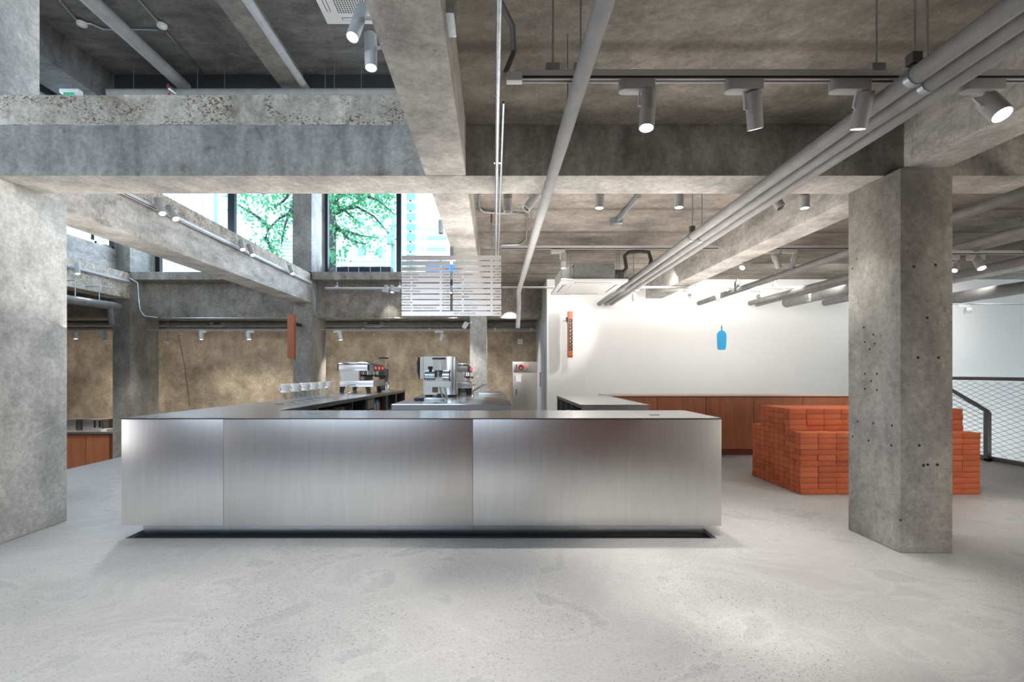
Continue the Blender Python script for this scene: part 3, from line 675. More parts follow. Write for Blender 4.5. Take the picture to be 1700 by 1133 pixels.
# ------------------------------------------------------------------ low wooden cabinets
t = Thing('low_cabinet', 'long low red-brown wooden cabinet with plain doors along the white wall', 'cabinet', (3.6, 7.6, 0))
cx = [1.745, 2.482, 3.22, 3.945, 4.68, 5.42]
t.part('carcass', MB().box(1.72, 5.42, 7.37, 7.9, .095, .90), M['wood2'])
t.part('top_board', MB().box(1.70, 5.44, 7.34, 7.9, .90, .912), simple('pale_edge', (.62, .45, .36), .5))
t.part('toe_kick', MB().box(1.75, 5.38, 7.42, 7.86, 0, .095), M['wood2'])
for i in range(5):
    t.part('door', MB().box(cx[i]+.004, cx[i+1]-.004, 7.345, 7.37, .10, .885), M['wood'], .002)
# left one in the sunken part
t = Thing('sink_cabinet', 'low orange-brown wooden cabinet with steel top in the sunken area at far left', 'cabinet', (-9, 10.6, -.9))
D = 10.3; zt = P(0, 717.5, D).z
t.part('carcass', MB().box(-11.0, -8.08, D+.02, D+.75, -.82, zt-.06), M['wood2'])
xd = [P(60, 0, D).x, P(142.5, 0, D).x, P(183.5, 0, D).x]
t.part('door', MB().box(-10.7, P(142.5, 0, D).x-.004, D, D+.02, -.80, zt-.07), M['wood'])
t.part('door', MB().box(P(142.5, 0, D).x+.004, P(184, 0, D).x-.03, D, D+.02, -.80, zt-.07), M['wood'])
t.part('plinth', MB().box(-10.9, -8.2, D+.06, D+.7, -.9, -.82), M['void'])
t.part('steel_top', MB().box(-11.0, -8.06, D-.03, D+.78, zt-.045, zt), M['menu_steel'])
D2 = D+.25
for i, (a, b_, mt) in enumerate(((100, 126, 'steel'), (127, 134, 'steel_dark'))):
    single('steel_bin', MB().box(P(a, 0, D2).x, P(b_, 0, D2).x, D2, D2+.25, zt, zt+.24), M[mt],
           ('wide brushed steel bin half hidden by the left pillar', 'narrow dark steel bin beside the slotted steel box')[i], 'bin', bevel=.004)
t = Thing('dispenser_box', 'brushed steel dispenser box with two dark slots on the sink cabinet', 'dispenser', (P(155, 0, D2).x, D2, zt))
t.part('body', MB().box(P(137, 0, D2).x, P(169, 0, D2).x, D2, D2+.25, zt, zt+.24), M['menu_steel'], .004)
t.part('slot', MB().box(P(155.5, 0, D2).x, P(159, 0, D2).x, D2-.003, D2, zt+.06, zt+.22), M['void'])
t.part('slot', MB().box(P(164, 0, D2).x, P(167.5, 0, D2).x, D2-.003, D2, zt+.06, zt+.22), M['void'])
t.part('end_box', MB().box(P(170, 0, D2).x, P(179, 0, D2).x, D2+.02, D2+.22, zt, zt+.24), simple('louvred_brown', (.10, .075, .06), .5))
single('paper_stack', MB().box(P(177, 0, D2).x, P(186.5, 0, D2).x, D2-.15, D2+.05, zt, zt+.045), M['ceramic'], 'small white stack of napkins at the right end of the sink cabinet', 'napkins')

# ------------------------------------------------------------------ brick seat
BW, BD, BH = .187, .0935, .0585
bx0, by0 = 3.18, 5.02
t = Thing('brick_seat', 'stepped seat of dry-stacked orange-red bricks beside the pillar', 'seat', (4.1, 5.5, 0))
def brick_mesh(i, m):
    mb = MB().box(-BW/2+.0013, BW/2-.0013, -BD/2+.0013, BD/2-.0013, -BH/2+.0011, BH/2-.0011)
    me = mesh_from(mb, 'brick', m, bevel=.0030); return me
bmeshes = [brick_mesh(i, m) for i, m in enumerate(brick_mats)]
rb = random.Random(11)
NX, NY = 10, 10
def height(j): return 11 if j < 2 or j >= 8 else 15
rest = MB(); count = 0
for j in range(NY):
    hgt = height(j)
    for k in range(hgt):
        for i in range(NX):
            front = (j == 0) or (j == 2 and k >= 11)
            left = (i == 0)
            top = (k == hgt-1)
            right = (i == NX-1); back = j == NY-1
            if not (front or left or top or right or back): continue
            x = bx0+(i+.5)*BW+rb.uniform(-.0015, .0015); y = by0+(j+.5)*BD+rb.uniform(-.001, .001); z = (k+.5)*BH
            if front: y += rb.choice((0, 0, 0, -.006, .005, -.002))
            if left: x += rb.choice((0, 0, 0, 0, -.004, .004))
            if (front or left or (top and j < 2)) and count < 298:
                o = bpy.data.objects.new('brick', bmeshes[rb.choice((0, 0, 0, 1, 1, 2, 2, 3))]); COL.objects.link(o); o.parent = t.o
                o.location = Vector((x, y, z))-t.loc; o.rotation_euler = (0, 0, rb.uniform(-.006, .006)); count += 1
            else:
                rest.box(x-BW/2+.0013, x+BW/2-.0013, y-BD/2+.0013, y+BD/2-.0013, z-BH/2+.0011, z+BH/2-.0011)
# solid core so that the joints read dark
t.part('core', MB().box(bx0+.03, bx0+NX*BW-.03, by0+.03, by0+NY*BD-.03, 0, .63).box(bx0+.03, bx0+NX*BW-.03, by0+2*BD+.03, by0+8*BD-.03, .6, .865), M['void'])
t.part('rear_bricks', rest, brick_mats[0], kind='stuff')

# ------------------------------------------------------------------ stair guard at the right
t = Thing('mesh_guard', 'grey steel stair guard with expanded mesh infill at the right edge', 'railing', (7.13, 6.5, 0))
t.part('top_rail', MB().box(7.10, 7.16, 4.2, 9.4, 1.15, 1.20), M['rail'], .004)
t.part('bottom_rail', MB().box(7.10, 7.16, 4.2, 9.4, .0, .06), M['rail'], .004)
t.part('wire_mesh', lattice(4.2, 9.4, .06, 1.15, .16, .070, 7.13, .0023), M['wire'], kind='stuff')
for y in (4.23, 9.37): t.part('post', MB().box(7.105, 7.155, y-.025, y+.025, .06, 1.15), M['rail'])
t = Thing('stair_handrail', 'dark grey sloping stair handrail with a post and mesh in front of the stair guard', 'railing', (7.03, 7.0, 0))
yp = 6.86
t.part('post', MB().box(7.0, 7.06, yp, yp+.06, 0, .70), M['rail'], .004)
hr = MB()
t.part('handrail', MB().tube([(7.03, yp+.02, .705), (7.03, 8.8, .705+(8.8-yp)*.52)], .028, 8), M['rail'])
t.part('wire_mesh', lattice(yp+.06, 8.75, .04, 1.7, .16, .070, 7.035, .0023, lambda y: .70+(y-yp)*.52), M['wire'], kind='stuff')
t.part('bottom_rail', MB().box(7.0, 7.06, yp, 8.8, 0, .04), M['rail'])

# ------------------------------------------------------------------ back area: hydrant box, door, plates
D = 11.62
x0, x1 = P(850.6, 0, D).x, P(893, 0, D).x; z1 = P(0, 601, D).z
t = Thing('hydrant_cabinet', 'steel fire hydrant cabinet with red alarm disc against the back wall', 'cabinet', ((x0+x1)/2, D+.1, .1))
t.part('body', MB().box(x0, x1, D, D+.27, 0, z1), M['cab'], .01)
zj = P(0, 619, D).z
t.part('upper_panel', MB().box(x0+.03, x1-.02, D-.012, D, zj+.01, z1-.03), M['cab'], .003)
t.part('door', MB().box(x0+.03, x1-.02, D-.012, D, .06, zj-.02), M['cab'], .003)
p = P(865, 610.2, D-.015); t.part('alarm_disc', MB().lathe([(.0001, .012), (.06, .012), (.07, 0)], tuple(p), 20, (0, -1, 0)), M['red'], label='dark red round alarm disc')
t.part('disc_centre', MB().lathe([(.0001, .016), (.02, .016), (.022, .01)], (p.x, p.y, p.z-.02), 12, (0, -1, 0)), M['cab'])
p = P(875.5, 607.5, D-.015); t.part('alarm_lamp', MB().lathe([(.0001, .03), (.02, .025), (.032, 0)], tuple(p), 14, (0, -1, 0)), M['redlit'], label='lit red lamp')
p = P(875.5, 613.5, D-.015); t.part('push_button', MB().lathe([(.0001, .01), (.01, .01), (.01, 0)], tuple(p), 8, (0, -1, 0)), M['red'])
t.part('speaker_slot', MB().box(P(856, 0, D).x, P(858.5, 0, D).x, D-.016, D-.012, P(0, 615, D).z, P(0, 605.5, D).z), M['steel_dark'])
t.part('handle_slot', MB().box(P(856, 0, D).x, P(858.3, 0, D).x, D-.018, D-.012, P(0, 656, D).z, P(0, 646.5, D).z), M['steel_dark'])
t.part('notice_label', MB().box(P(855, 0, D).x, P(866.5, 0, D).x, D-.0145, D-.012, P(0, 634, D).z, P(0, 622.5, D).z), M['paper'])
t.part('label_stripe', MB().box(P(854.6, 0, D).x, P(855.6, 0, D).x, D-.016, D-.012, P(0, 633, D).z, P(0, 624.5, D).z), M['red'])
t.part('label_stripe', MB().box(P(865.5, 0, D).x, P(866.2, 0, D).x, D-.016, D-.012, P(0, 633, D).z, P(0, 624.5, D).z), M['red'])
dr = struct('door_1', MB().box(1.028, 1.04, 9.75, 11.3, .02, 2.6), M['pale_blue_paint'], label='tall pale flush door in the side of the white wall')
obj('door_handle', MB().box(1.0, 1.028, 10.55, 10.60, P(0, 642, 10.6).z, P(0, 618.5, 10.6).z), M['galv'], dr)
p = P(863.5, 567.5, 11.9)
t = Thing('wall_plate', 'small square white plate high on the back wall above the hydrant cabinet', 'wall plate', (p.x, 11.88, p.z))
t.part('plate', MB().box(p.x-.06, p.x+.06, 11.875, 11.9, p.z-.065, p.z+.065), M['lampwhite'], .004)
t.part('mark', MB().box(p.x-.015, p.x+.012, 11.871, 11.875, p.z-.02, p.z+.025), M['galv'])
t.part('cable', MB().tube([(p.x, 11.89, p.z+.06), (p.x, 11.89, p.z+.22)], .006, 6), M['steel_dark'])

pp = [P(x_, y_, 11.895) for x_, y_ in ((296, 556), (300, 575), (303, 590), (307, 610), (309, 630), (312, 650), (315, 675))]
cr = obj('crack', MB().tube(pp, .006, 4), simple('crack_dark', (.10, .075, .05), .9), bpy.data.objects['wall_back'])
# blue bottle emblem on the white wall: thin flat sign
prof = [(-.013, .235), (.013, .235), (.013, .155), (.018, .142), (.055, .125), (.088, .085), (.094, .04), (.092, -.06), (.086, -.18), (.074, -.225), (.060, -.237), (-.060, -.237), (-.076, -.225), (-.084, -.18), (-.092, -.06), (-.094, .04), (-.088, .085), (-.055, .125), (-.018, .142), (-.013, .155)]
c = P(1198, 561, 9.5)
mb = MB(); n_ = len(prof)
mb.add([(c.x+a, 9.494, c.z+b) for a, b in prof]+[(c.x+a, 9.5, c.z+b) for a, b in prof], [tuple(range(n_)), tuple(range(n_, 2*n_))[::-1]]+[(i, (i+1) % n_, n_+(i+1) % n_, n_+i) for i in range(n_)])
mb.box(c.x-.020, c.x+.014, 9.494, 9.5, c.z+.218, c.z+.226)
single('bottle_emblem', mb, M['bottleblue'], 'flat sky-blue bottle emblem on the white wall', 'emblem')

# column speakers
def speaker(px0, px1, py0, py1, D, label):
    x0, x1 = P(px0, 0, D).x, P(px1, 0, D).x; z0, z1 = P(0, py1, D).z, P(0, py0, D).z
    t = Thing('column_speaker', label, 'speaker', ((x0+x1)/2, D, z0))
    t.part('cabinet', MB().box(x0, x1, D, D+.10, z0, z1), M['orange'], .002)
    n = 9; a = z0+.13; b = z1-.14; r = (b-a)/n/2*.86
    for i in range(n):
        zc = a+(b-a)*(i+.5)/n
        f = t.part('driver', MB().box(x0+.016, x1-.006, D-.004, D, zc-r, zc+r), M['black'], .002)
        t.part('dome', MB().lathe([(.0001, .006), (.010, .004), (.012, 0)], ((x0+x1)/2-.004, D-.004, zc), 10, (0, -1, 0)), M['galv'], parent=f)
    t.part('badge', MB().box(x0+.03, x1-.02, D-.003, D, z0+.012, z0+.025), M['black'])
    t.part('wall_arm', MB().tube([(x0-.012, D+.05, z1-.16), (x0-.05, D+.3, z1-.16)], .008, 8), M['galv'])
    t.part('bracket', MB().box(x0-.03, x0, D+.02, D+.08, z1-.20, z1-.11), M['black'])
    return t
speaker(943, 951, 517, 594, 9.15, 'slim orange wooden column speaker with nine black drivers facing out from the white wall')
D = 9.7
x0, x1 = P(477, 0, D).x, P(488, 0, D).x
t = Thing('column_speaker', 'slim orange wooden column speaker seen from its side on the back left pillar', 'speaker', ((x0+x1)/2, D, P(0, 596, D).z))
t.part('cabinet', MB().add([(x0, D, P(0, 595, D).z), (x1, D, P(0, 597, D).z), (x1, D, P(0, 522.5, D).z), (x0, D, P(0, 522.5, D).z), (x0, D+.1, P(0, 595, D).z), (x1, D+.1, P(0, 597, D).z), (x1, D+.1, P(0, 522.5, D).z), (x0, D+.1, P(0, 522.5, D).z)],
    [(0, 1, 2, 3), (4, 5, 6, 7), (0, 1, 5, 4), (1, 2, 6, 5), (2, 3, 7, 6), (3, 0, 4, 7)]), M['orange'])
t.part('bracket', MB().box(x1-.03, x1, D+.1, 10.1, P(0, 540, D).z, P(0, 535, D).z), M['black'])

# ------------------------------------------------------------------ menu board
D = 5.55; s = D/F
t = Thing('menu_board', 'hanging menu board of brushed steel slats printed with drinks and prices', 'sign', (P(750, 0, D).x, D, P(0, 525, D).z))
def text_mesh(txt, x0, x1, zc, hgt, mat, name='lettering', parent=None):
    cu = bpy.data.curves.new('txt', 'FONT'); cu.body = txt; cu.size = 1; cu.extrude = 0
    to = bpy.data.objects.new('txt', cu); COL.objects.link(to)
    bpy.context.view_layer.update()
    me = bpy.data.meshes.new_from_object(to.evaluated_get(bpy.context.evaluated_depsgraph_get()))
    bpy.data.objects.remove(to); bpy.data.curves.remove(cu)
    xs = [v.co.x for v in me.vertices]; ys = [v.co.y for v in me.vertices]
    w0, w1, h0, h1 = min(xs), max(xs), 0.0, .70
    for v in me.vertices:
        X = x0+(v.co.x-w0)/(w1-w0)*(x1-x0); Z = zc-hgt/2+(v.co.y-h0)/(h1-h0)*hgt
        v.co = Vector((X, D-.0045, Z))-t.loc
    me.materials.clear(); me.materials.append(mat)
    o = bpy.data.objects.new(name, me); COL.objects.link(o); o.parent = parent or t.o
    return o
rows = [424.6+9.27*i for i in range(11)]
L_ = [None, ('ESPRESSO DRINKS', 668.5, 708, 1), ('ESPRESSO', 668.5, 691, 0), ('AMERICANO', 668.5, 695, 0), ('MACCHIATO', 668.5, 694.5, 0), ('GIBRALTAR', 668.5, 691, 0), ('CAPPUCCINO', 668.5, 697.5, 0), ('LATTE', 668.5, 681, 0), ('MOCHA', 668.5, 685, 0), ('SINGLE ORIGIN ESPRESSO', 668.5, 724, 0), None]
LP = {2: '5,000', 3: '5,000', 4: '5,300', 5: '5,500', 6: '5,700', 7: '6,100', 8: '6,300', 9: '+1,100'}
R_ = [None, ('DRIP COFFEE', 753, 781, 1), ('BLEND', 753, 767, 0), ('SINGLE ORIGIN', 753, 784.5, 0), ('AU LAIT', 753, 769.5, 0), ('ICED COFFEE', 753, 780, 1), ('NEW ORLEANS', 753, 784.5, 0), ('COLD BREW', 753, 778.5, 0), ('NON / COFFEE', 753, 784, 1), ('LEMON YUZU FIZZ', 753, 792, 0), ('HOT CHOCOLATE', 753, 789, 0)]
RP = {2: '5,200', 3: '6,300', 4: '+1,000', 6: '5,800', 7: '5,800', 9: '6,500', 10: '6,300'}
for i, y in enumerate(rows):
    zc = P(0, y+3.7, D).z; hh = 3.75*s
    spans = [(667, 832)] if i == 0 else ([(667, 747.3), (747.3, 832)] if i == 10 else [(667, 747.3), (751.8, 832)])
    for kk, (a, b_) in enumerate(spans):
        sl = t.part('slat', MB().box(P(a, 0, D).x, P(b_, 0, D).x, D-.003, D, zc-hh, zc+hh), M['slat_steel'])
        e = (L_ if kk == 0 else R_)[i]
        pr = (LP if kk == 0 else RP).get(i)
        if i and e: text_mesh(e[0], P(e[1], 0, D).x, P(e[2], 0, D).x, zc, 3.0*s, M['inkblue'] if e[3] else M['ink'], parent=sl)
        if i and pr:
            xe = 745.8 if kk == 0 else 830.4; wd = 11.5 if pr[0] == '+' else 10
            text_mesh(pr, P(xe-wd, 0, D).x, P(xe, 0, D).x, zc, 3.0*s, M['ink'], parent=sl)
for px in (683, 731.5, 768, 816):
    t.part('hanging_strip', MB().box(P(px-1.6, 0, D).x, P(px+1.6, 0, D).x, D+.001, D+.004, P(0, 524, D).z, P(0, 425, D).z), M['lampwhite'])
t.part('hanger_box', MB().box(P(747, 0, D).x, P(753, 0, D).x, D-.002, D+.03, P(0, 425, D).z, ZB), M['galv'])
t.part('hanger_rod', MB().tube([(P(816, 0, D).x, D+.01, P(0, 426, D).z), (P(816, 0, D).x, D+.01, ZS)], .006, 8), M['galv'])
t.part('hanger_rod', MB().tube([(P(816, 0, D).x, D+.01, P(0, 370, D).z), (P(816, 0, D).x, D+.01, ZS)], .011, 8), simple('rusty_sleeve', (.16, .10, .08), .7))
# ------------------------------------------------------------------ air conditioners
def cassette(name, label, x0, x1, y0, y1, z, grille='dots'):
    t = Thing(name, label, 'air conditioner', ((x0+x1)/2, (y0+y1)/2, z))
    w_, d_ = x1-x0, y1-y0
    t.part('fascia', MB().box(x0, x1, y0, y1, z, z+.035), M['lampwhite'], .010)
    gx0, gx1, gy0, gy1 = x0+w_*.2, x1-w_*.2, y0+d_*.2, y1-d_*.2
    if grille == 'dots':
        t.part('grille', MB().box(gx0, gx1, gy0, gy1, z-.008, z), M['lampwhite'], .003)
        hb = MB(); nx, ny = 19, 19
        for i in range(nx):
            for j in range(ny):
                xx = gx0+(gx1-gx0)*(i+.5)/nx; yy = gy0+(gy1-gy0)*(j+.5)/ny
                hb.box(xx-.009, xx+.009, yy-.009, yy+.009, z-.0095, z-.0078)
        t.part('grille_hole', hb, M['black'], kind='stuff')
    else:
        t.part('grille', MB().box(gx0, gx1, gy0, gy1, z-.010, z), M['lampwhite'], .006)
    for a in ((x0+w_*.22, x1-w_*.22, y0+d_*.07, y0+d_*.12), (x0+w_*.22, x1-w_*.22, y1-d_*.12, y1-d_*.07), (x0+w_*.07, x0+w_*.12, y0+d_*.22, y1-d_*.22), (x1-w_*.12, x1-w_*.07, y0+d_*.22, y1-d_*.22)):
        v = t.part('air_slot', MB().box(a[0], a[1], a[2], a[3], z-.001, z+.001), M['black'])
        if a[1]-a[0] > a[3]-a[2]: t.part('louvre', MB().box(a[0]+.01, a[1]-.01, a[2]+.008, a[3]-.012, z-.006, z-.002), M['lampwhite'], parent=v)
        else: t.part('louvre', MB().box(a[0]+.012, a[1]-.008, a[2]+.01, a[3]-.01, z-.006, z-.002), M['lampwhite'], parent=v)
    return t
cassette('ceiling_air_conditioner', 'white square ceiling air conditioner with dotted grille on the upper ceiling', -2.10, -1.12, 5.12, 6.1, ZU-.04)
HZ = EYE+1.2
t = cassette('ceiling_air_conditioner', 'white air conditioner with grey metal housing hung below the slab near the white wall', .893, 1.79, 6.43, 7.6, HZ, 'plain')
t.part('housing', MB().box(1.085, 1.64, 6.55, 7.4, HZ+.035, HZ+.26), M['galv'], .004)
t.part('housing_flange', MB().box(.93, 1.085, 6.62, 7.4, HZ+.035, HZ+.22), M['track'])
t.part('drain_box', MB().box(1.64, 1.78, 6.6, 6.85, HZ+.05, HZ+.19), M['steel_dark'])
for (px, y) in ((932, 6.6), (947, 6.6), (1024, 6.6), (1028, 7.2)):
    xx = P(px, 0, y).x; t.part('hanger_rod', MB().tube([(xx, y, HZ+.03), (xx, y, ZS)], .005, 6), M['galv'])
D = 6.6
pts = [P(1022, 452, D), P(1034, 453, D), P(1040, 445, D), P(1037, 425, D), P(1044, 419, D), P(1062, 417.5, D), P(1077, 419, D), P(1081, 432, D), P(1078, 446, D)]
single('insulated_hose', MB().tube(pts, .026, 10), M['rubber'], 'thick black insulated hose looping up from the hung air conditioner to the pipes', 'hose')

# ------------------------------------------------------------------ pipes
def pipe(name, label, pts, r, mat, cat='pipe', group=None, rings=0, wrap=True, collar=None):
    pts = [Vector(p) for p in pts]; out = []; rs = []
    rg = random.Random(hash(label) % 1000 if False else len(label)*7)
    for a, b_ in zip(pts[:-1], pts[1:]):
        n = max(1, int((b_-a).length/.28)) if wrap else 1
        for i in range(n):
            out.append(a.lerp(b_, i/n)); rs.append(r*(1+(rg.uniform(-.05, .05) if wrap else 0)))
    out.append(pts[-1]); rs.append(r)
    c = out[0]
    t = Thing(name, label, cat, c, group)
    t.part('pipe_run', MB().tube(out, rs, 14), mat)
    for (a, m_) in (collar or []):
        # parameter along first..last
        tot = (pts[-1]-pts[0]); q_ = pts[0]+tot*a
        t.part('clamp', MB().tube([q_-tot.normalized()*.018, q_+tot.normalized()*.018], r*1.12, 16), m_)
    return t
def rods(t, spots, ztop=ZS, r=.005, mat=None):
    for p in spots: t.part('hanger_rod', MB().tube([p, (p[0], p[1], ztop)], r, 6), mat or M['galv'])
HP = EYE+1.325
for k, (xe, xs_, r, nm, al) in enumerate(((2.066, 1.878, .041, 'upper left pipe of the three-pipe bundle crossing the ceiling at right', .4), (2.20, 1.988, .038, 'middle pipe of the three-pipe bundle crossing the ceiling at right', .4), (2.30, 2.09, .036, 'lower right pipe of the three-pipe bundle crossing the ceiling at right', .4))):
    x_a = xs_-(xe-xs_)/7.7*3.8*0+(-.02)
    t = pipe('insulated_pipe', nm, [(xs_-.03, -2.0, HP), (xs_, 1.8, HP), (xe, 9.5, HP)], r, M['pipe'], group='three-pipe bundle', wrap=True)
    if k < 2:
        for yy in ((2.17, 4.75, 7.35)[0:3]):
            xx = xs_+(xe-xs_)*(yy-1.8)/7.7
            yy2 = yy+(.06 if k else 0)
            t.part('clamp', MB().tube([(xx, yy2-.015, HP), (xx, yy2+.015, HP)], r*1.13, 16), M['galv'])
            t.part('hanger_rod', MB().tube([(xx, yy2, HP+r), (xx, yy2, ZS)], .005, 6), M['galv'])
            if k == 0: t.part('rod_bracket', MB().box(xx-.025, xx+.02, yy2-.02, yy2+.02, HP+r+.01, HP+r+.06), M['steel_dark'])
# pipe over the counter running to the back, then bending down
HQ = EYE+1.33
t = pipe('insulated_pipe', 'single light grey pipe running back above the counter and bending down beyond the menu board', [(.395, -2, HQ), (.397, 3.9, HQ), (.41, 8.0, HQ-.005), (.43, 8.3, HQ-.10), (.44, 8.45, P(0, 505, 8.45).z), (.42, 8.5, P(0, 545, 8.5).z)], .038, M['pipe_light'])
rods(t, [(.396, 2.6, HQ), (.40, 5.2, HQ)])
# electrical conduits over the centre
t = pipe('steel_conduit', 'thin galvanised conduit running straight back above the counter centre', [(.02, -1, EYE+1.40), (.02, 3.2, EYE+1.40), (.025, 7.2, EYE+1.36)], .0125, M['galv'], wrap=False, group='centre conduits')
for y in (3.25, 4.6): t.part('conduit_clamp', MB().box(-.0, .045, y-.012, y+.012, EYE+1.40, ZB+.002 if y < 3.9 else EYE+1.43), M['chrome'])
t = pipe('steel_conduit', 'second thinner conduit beginning beside the first above the cross beam', [(.050, 2.55, EYE+1.42), (.050, 3.4, EYE+1.41), (.052, 7.2, EYE+1.37)], .008, M['galv'], wrap=False, group='centre conduits')
# right hand pipes beyond the beam
HR = EYE+1.35
pipe('insulated_pipe', 'dark grey pipe passing high behind the right pillar', [(3.95, 2, HR-.01), (4.03, 9.5, HR-.01)], .045, M['pipe_dark'])
pipe('insulated_pipe', 'paired grey pipe behind the right pillar, upper one', [(5.03, 2, HR-.01), (5.03, 9.5, HR-.01)], .045, M['pipe'], group='paired pipes behind the pillar')
pipe('insulated_pipe', 'paired grey pipe behind the right pillar, lower one', [(5.15, 2, HR-.02), (5.17, 9.5, HR-.03)], .045, M['pipe'], group='paired pipes behind the pillar')
t = pipe('ventilation_duct', 'thick duct with a bare silver joint left of the right pillar', [(5.75, 2, HR), (5.75, 6.4, HR)], .10, M['pipe_dark'])
t.part('foil_joint', MB().tube([(5.75, 6.4, HR), (5.75, 7.6, HR)], .085, 16), M['foil'])
t.part('far_run', MB().tube([(5.75, 7.6, HR), (5.75, 9.5, HR)], .095, 16), M['pipe'])
pipe('insulated_pipe', 'grey pipe along the underside of the far right beam', [(6.42, 2, HR), (6.5, 9.5, HR)], .065, M['pipe'])
pipe('ventilation_duct', 'large dark pipe above the mesh guard at the right edge', [(8.1, 4.5, EYE+1.27), (8.15, 9.5, EYE+1.30)], .10, M['pipe_dark'])
p = P(1224, 479, 7.95)
t = Thing('pipe_valve', 'black bottle-shaped valve standing on the dark pipe near the white wall', 'valve', (p.x, p.y, p.z-.06))
t.part('valve_body', MB().lathe([(.0001, 0), (.045, 0), (.045, .14), (.03, .17), (.012, .175), (.012, .21), (.0001, .21)], (p.x, p.y, p.z-.05), 14), M['black'])
# horizontal runs under the back beam
for i, (py, r, m_, lb) in enumerate(((537, .062, 'pipe_dark', 'upper dark pipe running across under the back beam'), (547, .052, 'pipe', 'lower grey pipe running across under the back beam'))):
    z = EYE+(617-py)*11.25/F
    pipe('cross_pipe', lb, [(-12, 11.25, z), (P(892-i*2, 0, 11.25).x, 11.25, z)], r, M[m_], wrap=False, group='pipes under the back beam')
z = EYE+(617-529.5)*10.55/F
single('cross_conduit', MB().tube([(P(266, 0, 10.4).x, 10.42, z+.0), (P(890, 0, 10.4).x, 10.42, z+.0)], .012, 8), M['galv'], 'thin metal conduit along the bottom of the back beam', 'conduit')
for i, px in enumerate((602, 713, 822, 882)):
    p = P(px, 540, 11.0)
    t = Thing('sprinkler_head', 'small pendent sprinkler head on the back pipes, %s of four' % ('leftmost', 'second from left', 'third from left', 'rightmost')[i], 'sprinkler', tuple(p), 'sprinklers on the back pipes')
    t.part('drop_pipe', MB().tube([(p.x, 11.22, EYE+1.10), (p.x, 11.07, EYE+1.08), (p.x, 11.05, P(0, 545, 11.05).z)], .008, 6), M['galv'])
    t.part('bulb', MB().lathe([(.0001, -.03), (.022, -.02), (.022, .01), (.0001, .02)], (p.x, 11.05, P(0, 546, 11.05).z), 8), M['lampwhite'])
for i, (a, b_) in enumerate(((607, 634), (352, 370))):
    D = 11.15
    single('pipe_bridge', MB().tube([P(a, 535, D), P(a+1, 540, D), P(a+4, 541, D), P(b_-4, 541, D), P(b_-1, 540, D), P(b_, 535, D)], .045, 8), M['pipe_light'],
           ('pale U-shaped pipe bridge under the back beam left of the menu board', 'pale U-shaped pipe bridge under the back beam above the left wall lights')[i], 'pipe')
# pipe under the far left beam
t = pipe('insulated_pipe', 'thick grey pipe under the beam in the sunken area at far left', [P(60, 487, 7.6), P(109, 497, 8.2), P(187, 508, 9.4), P(196, 510, 9.8)], .075, M['pipe_dark'])
for q_ in (P(125, 499, 8.4), P(165, 504.5, 9.0)): t.part('bracket', MB().tube([q_, (q_.x, q_.y, 2.86), (-7.61, q_.y, 2.86)], .008, 6), M['galv'])
t.part('drop_pipe', MB().tube([P(182, 508, 9.3), P(184, 527, 9.3), P(186, 540, 9.3)], .05, 10), M['pipe_dark'])
# conduits around the pillars at the back
D = 10.05
single('wall_conduit', MB().tube([P(215, 462, D), P(229, 470, D), P(231, 500, D), P(233, 515, D), P(240, 525, D), P(262, 528, D)], .014, 8), M['galv'], 'bent grey conduit on the leftmost back pillar', 'conduit')
single('wall_conduit', MB().tube([P(519, 480, D), P(523, 497, D), P(522, 515, D), P(527, 527, D), P(545, 530, D)], .016, 8), M['galv'], 'bent steel conduit beside the pillar where the tracked beam ends', 'conduit')
# conduit loop under the slab right of the middle beam
D = 4.7
zz = ZS-.02
def S(px, py, H=1.79):      # a point on a plane H above the eye
    Dd = H*F/(617-py); return P(px, py, Dd)
single('ceiling_conduit', MB().tube([S(795, 322), S(796, 345), S(802, 351), S(812, 352.5), S(868, 355), S(874, 359), S(875.5, 370), S(873, 397), S(868, 403), S(860, 406), S(832, 407)], .012, 8), M['galv'], 'steel conduit bent in a loop on the slab beyond the cross beam', 'conduit')
single('ceiling_conduit', MB().tube([(-.19, 2.15, EYE+1.60), (-.16, 2.12, EYE+1.68), (-.05, 2.18, EYE+1.72), (.03, 2.25, EYE+1.72), (.09, 2.35, EYE+1.68), (.10, 2.42, EYE+1.60), tuple(P(838, 124, 2.38))], .014, 10), M['steel_dark'], 'black flexible conduit arching from the middle beam to the near track', 'conduit')
single('junction_rod', MB().box(-.205, -.17, 2.05, 2.2, EYE+1.52, EYE+1.66), M['galv'], 'small conduit coupling on the side of the middle beam', 'coupling')
D = 5.2
t = Thing('cable_conduit_box', 'grey steel box with a short slanting pipe on the slab between the beam lights', 'junction box', tuple(S(1023, 368)))
a = S(1024, 367); b_ = S(1060, 325)
t.part('conduit_run', MB().tube([a, b_], .028, 10), M['galv'])
t.part('box', MB().box(a.x-.07, a.x+.05, a.y-.08, a.y+.05, ZS-.07, ZS), M['galv'], .004)

